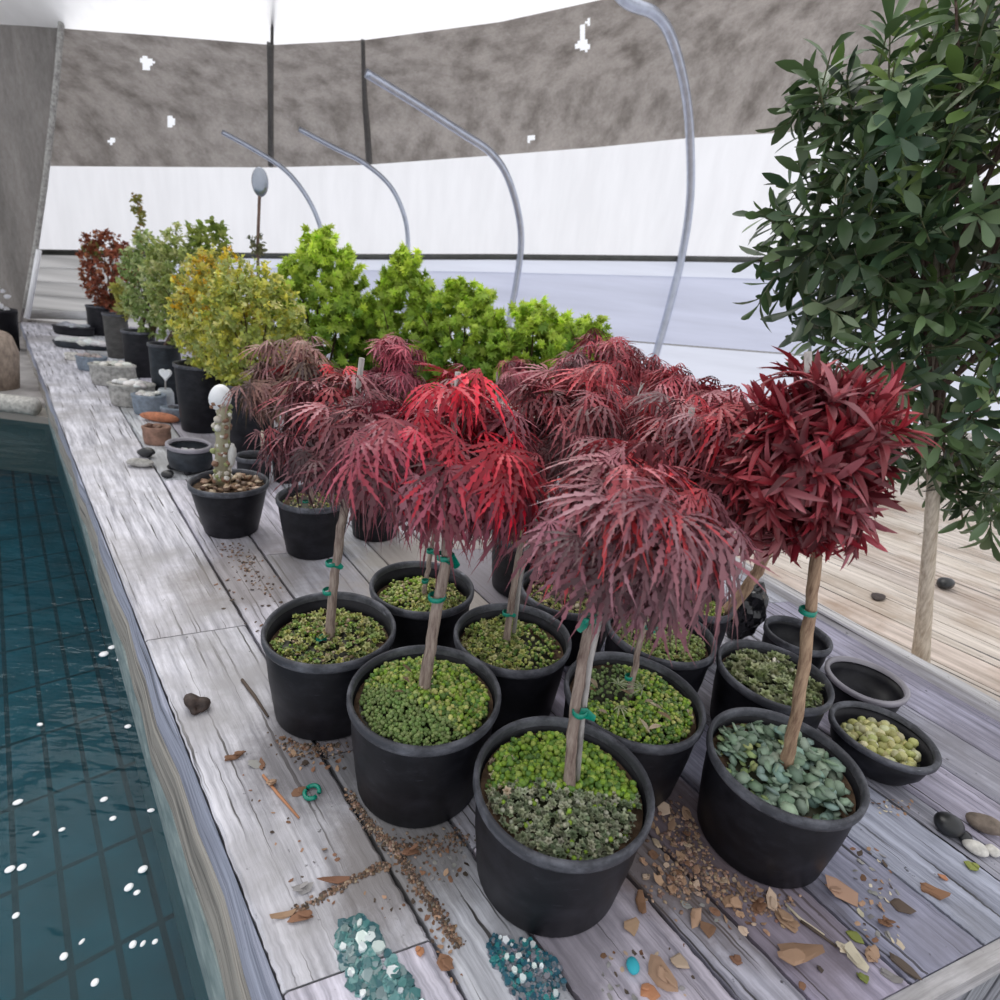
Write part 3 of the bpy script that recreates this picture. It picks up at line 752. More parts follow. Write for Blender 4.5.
def maple(key, label, crown, n, size, pal, tr, r0, tie=(), stk=None, cov=None, covdome=.012, dY=0., depth=None, T=DISS, sink=.03, mat='redleaf', cr=None, covlabel=None, name='potted_red_maple', taper=.84, hang=1.0, group=MG, bk='bark'):
    x, y, r, h = POT[key]
    root = thing(name, label, 'potted tree', (x, y, 0), group)
    sz = pot_parts(root, x, y, r, h, taper, soil_z=h - sink)
    if cov: cover(root, x, y, r - .012, sz + .006, cov, dome=covdome, label=covlabel)
    P = trunk(root, tr, y, r0, r0 * .75, zb=sz, dY=dY, mat=bk)
    if tie: ties(root, tie, y, r0 * 1.15)
    if stk: stake(root, stk, y + .012)
    cx, cy, rx, ry = crown; C = pd(cx, cy, y + dY); k = mpp(C)
    R = np.array([rx * k, (depth or rx * k * .95), ry * k * 1.03])
    if cr: cr(root, C, R, P[-1])
    else: crown_cut(root, C, R, n, size, *pal, T=T, p0=P[-1], mat=mat, hang=hang, topbias=TB.get(key, .6))
    return root
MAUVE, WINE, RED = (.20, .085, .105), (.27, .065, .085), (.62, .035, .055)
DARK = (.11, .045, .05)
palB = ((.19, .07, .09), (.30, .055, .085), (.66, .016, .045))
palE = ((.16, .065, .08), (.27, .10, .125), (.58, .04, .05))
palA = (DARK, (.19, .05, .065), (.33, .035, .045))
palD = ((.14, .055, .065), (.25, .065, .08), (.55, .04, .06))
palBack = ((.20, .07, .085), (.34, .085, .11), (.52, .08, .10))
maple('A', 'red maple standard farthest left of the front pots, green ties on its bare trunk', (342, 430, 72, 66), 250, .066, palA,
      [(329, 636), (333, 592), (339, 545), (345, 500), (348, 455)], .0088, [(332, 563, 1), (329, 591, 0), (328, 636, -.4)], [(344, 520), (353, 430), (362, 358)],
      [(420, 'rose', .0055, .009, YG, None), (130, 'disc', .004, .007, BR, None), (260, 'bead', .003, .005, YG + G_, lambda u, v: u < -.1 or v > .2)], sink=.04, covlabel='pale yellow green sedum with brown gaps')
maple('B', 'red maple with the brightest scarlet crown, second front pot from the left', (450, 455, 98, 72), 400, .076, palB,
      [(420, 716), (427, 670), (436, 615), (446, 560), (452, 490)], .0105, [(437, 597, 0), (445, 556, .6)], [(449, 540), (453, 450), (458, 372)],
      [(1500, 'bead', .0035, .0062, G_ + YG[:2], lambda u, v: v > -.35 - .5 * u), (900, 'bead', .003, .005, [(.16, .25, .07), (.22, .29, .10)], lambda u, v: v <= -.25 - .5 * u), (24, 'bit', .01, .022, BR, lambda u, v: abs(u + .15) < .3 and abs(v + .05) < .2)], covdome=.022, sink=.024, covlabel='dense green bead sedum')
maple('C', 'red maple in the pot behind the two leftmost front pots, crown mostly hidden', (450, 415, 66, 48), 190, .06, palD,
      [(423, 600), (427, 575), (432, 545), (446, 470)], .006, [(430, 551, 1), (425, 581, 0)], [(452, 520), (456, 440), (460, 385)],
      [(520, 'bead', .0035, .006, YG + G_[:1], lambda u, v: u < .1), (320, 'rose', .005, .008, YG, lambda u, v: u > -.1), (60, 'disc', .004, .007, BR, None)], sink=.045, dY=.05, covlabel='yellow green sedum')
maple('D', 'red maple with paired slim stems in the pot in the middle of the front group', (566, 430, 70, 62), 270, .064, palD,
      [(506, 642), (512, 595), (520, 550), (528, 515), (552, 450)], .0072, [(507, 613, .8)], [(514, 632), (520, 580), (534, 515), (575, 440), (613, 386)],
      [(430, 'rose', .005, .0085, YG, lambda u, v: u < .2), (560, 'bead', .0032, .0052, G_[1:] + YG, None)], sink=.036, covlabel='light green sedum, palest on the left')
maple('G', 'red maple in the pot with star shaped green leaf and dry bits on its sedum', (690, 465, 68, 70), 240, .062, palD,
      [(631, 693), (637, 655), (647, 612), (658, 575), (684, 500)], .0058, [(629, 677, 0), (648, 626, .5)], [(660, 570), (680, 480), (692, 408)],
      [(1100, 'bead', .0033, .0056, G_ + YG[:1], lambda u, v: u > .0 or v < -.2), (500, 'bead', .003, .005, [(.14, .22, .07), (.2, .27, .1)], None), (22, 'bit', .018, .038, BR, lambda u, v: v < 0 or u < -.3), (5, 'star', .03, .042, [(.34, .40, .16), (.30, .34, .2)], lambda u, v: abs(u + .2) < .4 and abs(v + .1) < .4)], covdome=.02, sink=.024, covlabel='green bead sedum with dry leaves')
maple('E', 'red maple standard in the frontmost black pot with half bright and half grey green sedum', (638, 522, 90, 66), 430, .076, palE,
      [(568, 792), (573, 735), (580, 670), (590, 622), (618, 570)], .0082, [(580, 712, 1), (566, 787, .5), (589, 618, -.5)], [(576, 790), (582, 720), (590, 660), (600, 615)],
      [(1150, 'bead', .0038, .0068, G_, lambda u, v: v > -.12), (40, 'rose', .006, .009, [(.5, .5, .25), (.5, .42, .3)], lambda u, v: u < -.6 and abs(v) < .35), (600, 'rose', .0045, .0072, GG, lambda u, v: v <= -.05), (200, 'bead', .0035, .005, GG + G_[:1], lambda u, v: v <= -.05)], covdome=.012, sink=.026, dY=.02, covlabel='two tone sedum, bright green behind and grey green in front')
maple('H', 'red maple behind the right middle pot, crown seen against the pale wall', (693, 412, 64, 44), 210, .06, palBack,
      [(657, 628), (663, 606), (680, 540), (694, 450)], .006, [(656, 627, 0)], [(664, 620), (668, 520), (662, 395)],
      [(900, 'bead', .0032, .0052, [(.2, .3, .07), (.28, .36, .12), (.34, .4, .17)], None), (140, 'rose', .005, .008, YG, lambda u, v: v < 0)], sink=.03, covlabel='fine green sedum')
# I: low pot of chunky sedum, no tree
x, y, r, h = POT['I']
root = thing('sedum_pot', 'black pot of chunky grey green sedum without any tree, behind the front right pot', 'potted plant', (x, y, 0))
sz = pot_parts(root, x, y, r, h, .84, soil_z=h - .03)
cover(root, x, y, r - .012, sz + .008, [(330, 'rose', .009, .0145, [(.30, .34, .18), (.40, .42, .24), (.22, .27, .12)], None), (150, 'disc', .004, .008, GG, None), (5, 'disc', .008, .011, [(.7, .68, .55)], None)], dome=.012)
PJ = ((.22, .08, .09), (.36, .09, .12), (.55, .08, .10))
maple('J', 'red maple in the half hidden pot behind the middle of the group, soil showing', (615, 428, 60, 52), 200, .056, palD,
      [(565, 592), (574, 560), (596, 500), (612, 450)], .006, [], [(590, 560), (620, 470), (643, 383)],
      [(200, 'rose', .005, .009, YG, None), (160, 'disc', .004, .008, BR, None), (40, 'bit', .01, .02, BR, None)], sink=.04)
def crK(root, C, R, p):
    crown_cut(root, C, R, 260, .062, *palBack, p0=p, hang=.7)
    crown_cut(root, pd(553, 528, 1.40), np.array([.035, .03, .025]), 16, .036, (.2, .06, .07), (.34, .07, .09), (.5, .07, .09), br=4, name='low_shoot')
maple('K', 'tall red maple in the rearmost visible pot, a small red shoot at its foot', (608, 372, 56, 40), 260, .062, palBack,
      [(535, 532), (548, 490), (575, 430), (600, 395)], .007, [(538, 520, 0)], None,
      [(160, 'rose', .005, .009, YG, None), (260, 'disc', .004, .009, BR, None), (120, 'bead', .003, .005, G_, lambda u, v: v < -.2)], sink=.035, cr=crK)
CRIM = [(.30, .022, .035), (.20, .014, .025), (.11, .010, .016), (.42, .06, .08), (.24, .035, .045), (.34, .10, .12)]
def crF(root, C, R, p):
    b = MB(); branches(b, p, C, R, 22, .0026)
    kz = [np.array([rnd.gauss(0, 1) for _ in range(3)]) * 2 for _ in range(3)]
    for _ in range(360):
        d = rdir(); q = rnd.uniform(.35, 1) ** .55; P = C + d * R * q * .9 * (1 + .12 * sum(math.sin(k_ @ d * 2) for k_ in kz)); dr = d + np.array([0, 0, .15]) + np.array([rnd.gauss(0, .3) for _ in range(3)]); dr /= np.linalg.norm(dr)
        if d[2] < -.3: dr[2] -= .4
        c0 = rnd.choice(CRIM)
        for j in range(8):
            a = rdir(); ax = dr * .75 + a * .8; T = rnd.choice(STRAP)
            b.inst((T[0] * np.array([1, 1.0, 1]) * rnd.uniform(.024, .05), T[1]), frame(ax, dr + a * .4 + np.array([0, 0, .3])), P, jitc(c0, .3))
    b.build('foliage', M['redleaf'], root)
maple('F', 'crimson strap leaved standard in the front right pot over round grey green succulents', (806, 463, 73, 92), 0, 0, None,
      [(785, 766), (797, 712), (805, 655), (811, 600), (817, 555), (810, 490)], .0095, [(808, 611, 0)], [(812, 470), (809, 400), (808, 352)],
      [(360, 'disc', .008, .0165, SG, None), (60, 'disc', .006, .01, [(.42, .48, .2), (.30, .40, .16)], lambda u, v: u < -.3 or v > .4), (2, 'disc', .011, .012, [(.62, .38, .32)], lambda u, v: abs(u + .42) < .1 and abs(v + .0) < .15), (10, 'bead', .003, .005, [(.3, .5, .8), (.7, .8, .9)], lambda u, v: u > .6 and v < -.3)],
      sink=.028, cr=crF, bk='orangebark', covlabel='round grey green succulent leaves', name='potted_crimson_tree', group=None)
def crO(root, C, R, p):
    b = MB(); branches(b, p, C, R, 12, .004)
    for _ in range(210):
        d = rdir(); q = rnd.uniform(.4, 1) ** .6; P = C + d * R * q * .85; a = rdir(); T = rnd.choice(OVAL)
        b.inst((T[0] * rnd.uniform(.035, .06), T[1]), frame(d + a * .8, d + np.array([0, 0, .5]) + a * .5), P, jitc(rnd.choice([(.30, .10, .11), (.22, .055, .065), (.36, .16, .16), (.26, .04, .05)]), .25))
    b.build('foliage', M['redleaf'], root)
maple('O', 'mauve round leaved tree on a thick brown trunk left of the crimson tree', (762, 500, 38, 56), 0, 0, None,
      [(728, 606), (745, 590), (757, 572), (770, 545), (765, 500)], .015, [(697, 597, 0)] if False else [], None,
      [(500, 'bead', .0032, .0052, YG + G_, None), (90, 'rose', .005, .008, YG, None)], sink=.03, cr=crO, bk='orangebark', name='potted_mauve_tree', group=None)
# maples further back whose pots hide behind the others
def back_maple(key, x, y, label, crown, n, size, pal, tr, stk=None, r=.10, h=.17, hang=1., extra=None, taper=.78):
    POT[key] = (x, y, r, h)
    return maple(key, label, crown, n, size, pal, tr, .006, [], stk, None, hang=hang, taper=taper)
OLV = ((.17, .13, .055), (.24, .12, .10), (.36, .17, .15))
rt = maple('Q', 'drooping olive and dusky pink maple beside the big yellow shrub', (293, 378, 50, 44), 230, .075, OLV,
      [(312, 496), (308, 470), (302, 440), (296, 400)], .0075, [(338, 488, .8), (306, 502, 0)], None, [(60, 'disc', .004, .008, BR, None), (60, 'rose', .004, .008, YG, None)], taper=.75, sink=.03)
crown_cut(rt, pd(322, 380, 1.5), np.array([.13, .09, .055]), 40, .08, (.3, .08, .09), (.45, .06, .07), (.62, .06, .07), br=5, name='red_spray')
maple('S', 'rosy red narrow maple just right of the drooping olive pink one', (392, 372, 36, 42), 190, .062, ((.22, .055, .075), (.36, .06, .10), (.46, .07, .11)),
      [(372, 496), (376, 470), (384, 430), (391, 390)], .006, [(346, 486, .7)], None, [(60, 'disc', .004, .008, BR, None)], taper=.78, hang=.7, sink=.03)
p = pt(527, 505); back_maple('T1', p[0], p[1] + .25, 'small blurry rose red maple behind the middle crowns, in front of the green maples', (518, 384, 28, 26), 150, .06, ((.25, .07, .09), (.40, .09, .13), (.5, .1, .13)), [(527, 470), (522, 420), (518, 395)], [(498, 440), (497, 372)], hang=.7)
p = pt(640, 545); back_maple('T2', p[0] + .02, p[1] + .14, 'darkest purple red maple at the right rear edge of the group', (648, 384, 26, 22), 130, .055, ((.06, .03, .035), (.12, .04, .05), (.26, .06, .08)), [(640, 520), (644, 450), (648, 400)], None, hang=.7)

# empty pots and bowls on the right
x, y, r, h = POT['L']
t = thing('empty_pot', 'small empty black pot against the pale lip, behind the sedum pot', 'pot', (x, y, 0)); pot_parts(t, x, y, r, h, .84, soil=None)
def bowl(key, label, name, taper, wobble=.03, rim='rim', sx=1.0):
    x, y, r, h = POT[key]; t = thing(name, label, 'bowl', (x, y, 0)); ph = rnd.uniform(0, 6)
    b = MB(); rb = r * taper
    b.lathe([(.001, 0), (rb * .9, 0), (rb, .004), (rb + (r - rb) * .55, h * .4), (r - .006, h - .01), (r - .009, h - .008), (r - .013, h * .6), (rb * .9, h * .25), (.001, h * .22)], (x, y, 0), 52, wob=wobble, ph=ph); b.build('shell', M['pot'], t)
    b = MB(); b.lathe([(r - .009, h - .013), (r - .001, h - .012), (r, h - .003), (r - .003, h), (r - .009, h - .001), (r - .011, h - .01)], (x, y, 0), 52, wob=wobble, ph=ph); b.build('rim', M[rim], t)
    return t, x, y, r, h
bowl('M', 'wide shallow empty black bowl with pale worn rim beside the pale lip', 'empty_bowl', .72, .03, 'pearl')
t, x, y, r, h = bowl('N', 'low black bowl filled with khaki bead succulents at the right front', 'succulent_bowl', .66, .03)
cover(t, x, y, r - .02, h * .62, [(230, 'ball', .0065, .0105, [(.42, .42, .16), (.5, .48, .22), (.33, .34, .12), (.55, .54, .32)], lambda u, v: u * u + v * v < .8), (8, 'ball', .006, .009, [(.75, .72, .55)], lambda u, v: v < -.2)], name='bead_succulents', dome=.014)
# crumpled black film beside the rear right pot
b = MB(); v, f = ico(4); ph = [np.array([rnd.gauss(0, 1) for _ in range(3)]) for _ in range(9)]
d = sum(np.abs(np.sin(v @ k * 2.2)) for k in ph) / 9
p = pt(742, 648); v = v * (.55 + .7 * d)[:, None] * np.array([.052, .036, .085]); v[:, 2] -= v[:, 2].min()
b.add(v + np.array([p[0] + .0, p[1] + .04, 0]), f); tag(b.build('black_film', M['blackfilm'], smooth=False), 'crumpled shiny black plastic film bunched behind the sedum pot', 'plastic film')

# ================================================================== green maples, left row of shrubs
def px_pot(x0, x1, yb, yt, taper):
    p = pt((x0 + x1) / 2, yb); k = mpp(p); r = (x1 - x0) / 2 * k
    d = np.array([p[0], p[1]]); d /= np.linalg.norm(d); c = p[:2] + d * r * taper
    h = pd((x0 + x1) / 2, yt, c[1])[2]; return c[0], c[1], r, max(.05, h)
def shrub(label, pot, crown, n, size, cols, T=OVAL, taper=.8, potm='pot', cone=0., name='potted_shrub', group=None, deep=.8, upb=.4, mat='leaf', br=16, extra=None, xyrh=None):
    x, y, r, h = xyrh or px_pot(*pot[:4], taper)
    root = thing(name, label, 'potted shrub', (x, y, 0), group)
    sz = pot_parts(root, x, y, r, h, taper, mat=potm, soil_z=h - .03, wob=.006)
    C = pd(crown[0], crown[1], y); k = mpp(C); R = np.array([crown[2] * k, crown[2] * k * deep, crown[3] * k * 1.02])
    b = MB(); e = C - np.array([0, 0, R[2] * .2]); s = np.array([x, y, sz])
    b.tube([s, s + (e - s) * .5 + np.array([.004, 0, 0]), e], [.014, .011, .007], 8); b.build('stem', M['barkdark'], root)
    crown_small(root, C, R, n, size, cols, T, cone=cone, upb=upb, mat=mat, br=br)
    if extra: extra(root, y, k)
    return root
LG = [(.34, .52, .05), (.46, .62, .07), (.24, .42, .04), (.16, .31, .04), (.52, .66, .10)]
def gcol(p, h): return jitc(lerp((.11, .26, .03), (.62, .78, .11), min(1, max(0, h + rnd.gauss(0, .22)))), .15)  # green runs dark to lime upwards, painting in interior shade and highlights
gm = [('tallest bright green maple with a pointed top, beside the yellow shrubs', (322, 318, 78, 86), .5, (318, 440), 7000),
      ('bright green maple second from the left, its tip in front of a thin hoop pipe', (404, 330, 68, 80), .66, (392, 447), 5600),
      ('bright green maple third from the left, rounder and lower', (464, 342, 66, 62), .4, (455, 462), 4600),
      ('bright green maple fourth from the left, directly behind the scarlet crown', (534, 352, 64, 50), .2, (516, 474), 4200),
      ('smallest bright green maple at the right end of the green maples', (588, 342, 32, 30), .3, (580, 505), 700)]
for i, (lb, cr, cone, (bx, by), n) in enumerate(gm):
    p = pt(bx, by); d = p[:2] / np.linalg.norm(p[:2]); c = p[:2] + d * .12
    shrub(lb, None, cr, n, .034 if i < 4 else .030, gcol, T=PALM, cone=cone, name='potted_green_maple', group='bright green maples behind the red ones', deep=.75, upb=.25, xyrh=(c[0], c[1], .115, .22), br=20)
YEL = [(.74, .70, .14), (.62, .63, .14), (.82, .80, .34), (.46, .52, .12)]
GOLD = [(.76, .48, .03), (.72, .58, .08), (.60, .56, .14), (.5, .52, .14)]
OLI = [(.38, .44, .13), (.46, .52, .18), (.28, .35, .10), (.54, .56, .25)]
BLG = [(.38, .48, .17), (.46, .56, .23), (.28, .38, .12), (.54, .60, .30)]
BRN = [(.40, .13, .07), (.30, .09, .05), (.46, .20, .10), (.24, .08, .05)]
LG_ = 'potted shrubs along the back of the bench'
shrub('yellow green shrub in the big dark pot nearest the maples, overlapping the olive pink maple', (229, 276, 458, 384, .85), (254, 334, 56, 70), 8500, .021, YEL + OLI[:2], potm='potgrey' if False else 'pot', group=LG_, taper=.85, deep=.7)
def vx(p, h): return jitc(rnd.choice(GOLD if (p[2] > pd(210, 318, p[1])[2]) and rnd.random() < .75 else YEL + OLI[1:2]), .15)
shrub('bushy golden yellow shrub in the large black pot, second from the maples in the row', (181, 228, 434, 364, .86), (222, 320, 52, 68), 8500, .021, vx, group=LG_, taper=.86, deep=.7)
shrub('olive green shrub with tall loose shoots, pot half hidden behind the golden shrub', (155, 184, 405, 344, .9), (188, 288, 43, 62), 5000, .025, OLI + BLG[:1], potm='potslate', group=LG_, taper=.9, deep=.7,
      extra=lambda rt, y, k: crown_small(rt, pd(210, 240, y), np.array([22 * k, 18 * k, 20 * k]), 220, .04, [(.24, .32, .07), (.36, .42, .10)], OVAL, br=8, name='loose_shoots'))
shrub('soft grey green shrub in the plain black pot third from the far end', (128, 158, 378, 331, .92), (149, 286, 28, 52), 4200, .025, BLG, group=LG_, taper=.92, deep=.8)
shrub('small yellow green plant in the dull grey pot second from the far end', (109, 131, 359, 314, .9), (124, 300, 11, 18), 320, .04, [(.5, .48, .12), (.42, .44, .14)], potm='potgrey', group=LG_, taper=.9)
shrub('rusty brown leaved shrub at the far end of the row', (91, 113, 336, 306, .9), (108, 271, 28, 42), 3600, .032, BRN, group=LG_, taper=.9,
      extra=lambda rt, y, k: (crown_small(rt, pd(92, 250, y), np.array([9 * k, 9 * k, 9 * k]), 70, .05, OLI, OVAL, br=4, name='green_shoot'),
                              crown_small(rt, pd(138, 222, y), np.array([5 * k, 5 * k, 27 * k]), 160, .05, [(.34, .34, .08), (.26, .26, .08), (.36, .25, .08)], OVAL, br=3, name='upright_shoot')))
# silver disc on a thin stake
p = pt(262, 412); Y = p[1] + .55
t = thing('disc_stake', 'shiny round silver disc on a thin stake rising above the yellow shrubs', 'garden ornament', pd(259, 300, Y) * np.array([1, 1, 0]))
b = MB(); q = pd(257.5, 250, Y); q0 = np.array([q[0], q[1], 0]); top = pd(259.5, 196, Y); b.tube([q0, q, top], .009, 8); b.build('stake', M['barkdark'], t)
C = pd(260, 182, Y); k = mpp(C); b = MB(); v = ICO3[0] * np.array([8.5 * k, 4 * k, 13.5 * k]); b.add(v + C, ICO3[1]); b.build('disc', plain('silver', (.34, .37, .42), .22, .2, 8, metal=.7), t)
crown_small(t, pd(257, 242, Y), np.array([8 * k, 8 * k, 12 * k]), 60, .035, [(.12, .14, .08), (.2, .2, .1)], OVAL, br=6, name='climber')

# pot with the white domed cactus
x, y, r, h = POT['P']
t = thing('cactus_pot', 'black pot of bark chips with a white topped column cactus, standing alone on the left', 'potted plant', (x, y, 0))
sz = pot_parts(t, x, y, r, h, .68, soil_z=h - .022)
cover(t, x, y, r - .014, sz + .004, [(150, 'disc', .010, .018, [(.34, .22, .14), (.24, .14, .09), (.50, .38, .27), (.16, .10, .07)], None)], name='bark_mulch', dome=.008)
b = MB(); P = [pd(222, 474, y), pd(223, 440, y), pd(224, 415, y), pd(222, 400, y)]; P[0][2] = min(P[0][2], sz)
b.tube(P, [.021, .017, .017, .020], 12, col=(.36, .33, .22), jit=.25)
for _ in range(230):
    u = rnd.random(); q = P[0] + (P[-1] - P[0]) * u + np.array([rnd.gauss(0, .010), rnd.gauss(0, .010), 0]); b.inst(ROCKS[rnd.randrange(6)], rrot() * rnd.uniform(.005, .011), q, rnd.choice([(.55, .5, .42), (.25, .14, .09), (.30, .33, .14), (.7, .68, .62)]))
b.build('stem', M['cover'], t)
b = MB(); C = pd(220, 398, y); k = mpp(C); v, f = rock(3, .06, 3); b.add(v * np.array([10.5 * k, 10 * k, 14 * k]) @ np.array(Matrix.Rotation(.35, 3, 'Y')).T + C, f); b.build('white_top', M['white'], t)
b = MB(); C = pd(232, 455, y); v, f = rock(2, .3, 5); b.add(v * np.array([.012, .012, .03]) + C, f, (.6, .59, .56)); b.build('side_shoot', M['cover'], t)
# dark pots behind the cactus
def simple_pot(label, x0, x1, yb, yt, taper=.85, potm='pot', name='empty_pot', rim='rim'):
    x, y, r, h = px_pot(x0, x1, yb, yt, taper); t = thing(name, label, 'pot', (x, y, 0)); pot_parts(t, x, y, r, h, taper, mat=potm, soil_z=h * .6 + .01, wob=.006, rim=rim); return t, x, y, r, h
t, x, y, r, h = simple_pot('dark pot with a bare pale twig, tucked right behind the cactus pot', 238, 271, 490, 455, name='twig_pot')
b = MB(); b.tube([np.array([x + .02, y, h * .6]), pd(266, 462, y), pd(263, 445, y), pd(262, 431, y)], [.008, .007, .007, .005], 7, jit=.15); b.build('twig', M['palebark'], t)
simple_pot('plain black pot in the shadow between the cactus pot and the olive pink maple', 272, 303, 484, 442)

# small things at the bench's left end
x, y, r, h = POT['R']
t = thing('oval_bonsai_pot', 'glossy black oval pot on short feet beside the terracotta pieces', 'pot', (x, y, 0))
b = MB(); kw = dict(sx=1.0, sy=.8, rz=-.6, seg=48)
b.lathe([(.001, .014), (r * .8, .014), (r * .9, .02), (r * .97, h * .45), (r * .93, h - .016), (r * .9, h - .014), (r * .84, h * .5), (.001, h * .5)], (x, y, 0), **kw); b.build('body', M['potslate'], t)
b = MB(); b.lathe([(r * .88, h - .018), (r, h - .016), (r * 1.0, h - .003), (r * .97, h), (r * .86, h - .001), (r * .85, h - .012)], (x, y, 0), **kw); b.build('rim', M['pearl'], t)
for a in (.3, 1.9, 3.5, 5.0):
    b = MB(); v, f = ROCKS[0]; w = v * np.array([.018, .018, .014]); b.add(w + np.array([x + r * .7 * math.cos(a), y + r * .58 * math.sin(a), -w[:, 2].min()]), f); b.build('foot', M['pot'], t)
b = MB()
for _ in range(22): b.inst(rnd.choice(ROCKS), rrot() * rnd.uniform(.012, .022), (x + rnd.uniform(-.05, .05), y + rnd.uniform(-.04, .04), h * .53), jitc((.4, .4, .42), .4))
tag(b.build('gravel', M['chip'], t), kind='stuff')
def planter(label, x0, x1, yb, yt, m, topcol, name='stone_planter', topn=26, cat='planter', lumps=True, sq=.75):
    x, y, r, h = px_pot(x0, x1, yb, yt, .9); t = thing(name, label, cat, (x, y, 0)); ph = rnd.uniform(0, 6)
    b = MB(); b.lathe([(.001, 0), (r * .86, 0), (r * .92, .006), (r * .97, h * .5), (r * .95, h - .02), (r, h - .012), (r, h - .003), (r * .9, h), (r * .82, h - .012), (.001, h - .016)], (x, y, 0), 40, 1, sq, .2, wob=.04, ph=ph); b.build('body', M[m], t)
    if lumps:
        b = MB()
        for _ in range(topn): a = rnd.uniform(0, 6.3); q = rnd.uniform(0, .8); s = r * rnd.uniform(.08, .24); b.inst(rnd.choice(ROCKS), np.diag([1, 1, .55]) @ rrot() * s, (x + r * q * math.cos(a), y + r * sq * q * math.sin(a), h - .006 + s * .2), jitc(topcol, .25))
        tag(b.build('gravel', M['chip'], t), kind='stuff')
    return t, x, y, r, h
planter('grey oval stone planter, larger of the two pale ones, with a whitish top', 113, 155, 409, 383, 'stone', (.66, .66, .66))
planter('beige grey stone planter with a cracked top, next one further back', 95, 136, 388, 364, 'stone', (.62, .60, .56))
planter('slate blue bowl with a pale crust, in front of the heart ornament', 135, 168, 417, 394, 'stoneblue', (.60, .59, .57), name='slate_bowl')
planter('dark low planter with pinkish grey stones in front of the grey pot', 79, 108, 372, 356, 'stoneblue', (.38, .33, .31))
planter('long shallow tray of pale gravel near the far end', 57, 112, 352, 342, 'potslate', (.62, .62, .61), name='gravel_tray', cat='tray', topn=60, sq=.4)
planter('black tray of grey pebbles at the very far end of the bench', 56, 94, 337, 326, 'pot', (.36, .37, .40), name='pebble_tray', cat='tray', topn=40, sq=.6)
planter('small pale lump of stone in front of the dark low planter', 66, 80, 361, 354, 'stonepale', (.6, .6, .58), name='stone_lump', cat='stone', lumps=False)
planter('dark blue bowl with a cream rim between the slate bowl and the golden shrub pot', 163, 187, 423, 407, 'stoneblue', (.10, .10, .11), name='cream_rim_bowl', cat='bowl', topn=8)
t, x, y, r, h = planter('brown clay pot with broken side behind the glossy oval pot', 145, 172, 447, 426, 'clay', (.2, .12, .09), name='clay_pot', cat='pot', topn=6)
p = pt(158, 423); k = mpp(p); b = MB(); v, f = rock(3, .18, 8); v = v @ np.diag([19 * k, 6 * k, 5 * k]); v[:, 2] -= v[:, 2].min(); b.add(v + np.array([p[0], p[1] + .02, 0]), f)
tag(b.build('terracotta_shard', M['terracotta']), 'long curved orange terracotta shard lying above the brown clay pot', 'shard')
# heart ornament
p = pt(166, 412); Y = p[1] + .06; k = mpp(pd(166, 380, Y)); q0 = pd(166, 400, Y)
t = thing('heart_ornament', 'small white heart on a stick above a glass jar, in front of the black pots', 'ornament', (q0[0], q0[1], 0))
b = MB(); b.lathe([(.001, 0), (7 * k, .0), (7.5 * k, .01), (7.5 * k, 17 * k), (5.5 * k, 21 * k), (4.5 * k, 21 * k), (4.5 * k, 18 * k), (.001, 17 * k)], (q0[0], q0[1], 0), 24); b.build('jar', plain('milky_glass', (.42, .45, .48), .2, .2, 20), t)
b = MB(); H = pd(165.5, 374, Y); b.tube([np.array([q0[0], q0[1], 17 * k]), H], .004, 6); b.build('stick', M['stake'], t)
b = MB(); n = 28; V = []
for s_ in (-1, 1):
    for j in range(n):
        w = 2 * PI * j / n; V.append(H + np.array([16 * math.sin(w) ** 3 * .36 * k, s_ * 1.6 * k, (13 * math.cos(w) - 5 * math.cos(2 * w) - 2 * math.cos(3 * w) - math.cos(4 * w)) * .40 * k]))
b.add(V, [tuple(range(n)), tuple(range(2 * n - 1, n - 1, -1))] + [(j, n + j, n + (j + 1) % n, (j + 1) % n) for j in range(n)]); b.build('heart', M['white'], t, smooth=False)
# flat dark stones left of the oval pot
def stone_at(px, py, w, h_, m, label, name='stone', zf=.4, seed=1, rz=0., cat='stone', group=None, colr=None, sub_=3, amp=.2):
    p = pt(px, py + h_ * .5); k = mpp(p); v, f = rock(sub_, amp, seed); v = v @ np.diag([w / 2 * k, max(h_ * .6, w * .28) * k, w / 2 * zf * k]); v = v @ rotz(rz).T
    v[:, 2] -= v[:, 2].min() + .0005; c = np.array([p[0], p[1] + abs(v[:, 1]).max() * .6, 0])
    b = MB(); b.add(v, f, colr or (1, 1, 1)); o = b.build(name, M[m], base=(0, 0, 0)); o.location = tuple(c); return tag(o, label, cat, group)
stone_at(137, 462, 28, 12, 'stone', 'flat mossy grey stone slab lying left of the glossy oval pot', 'flat_stone', .3, 4)
stone_at(145, 454, 17, 8, 'blackstone', 'dark stone leaning on the flat mossy slab', 'dark_stone', .5, 5)
stone_at(166, 474, 12, 9, 'blackstone', 'small black lump at the front foot of the glossy oval pot', 'dark_lump', .6, 2)
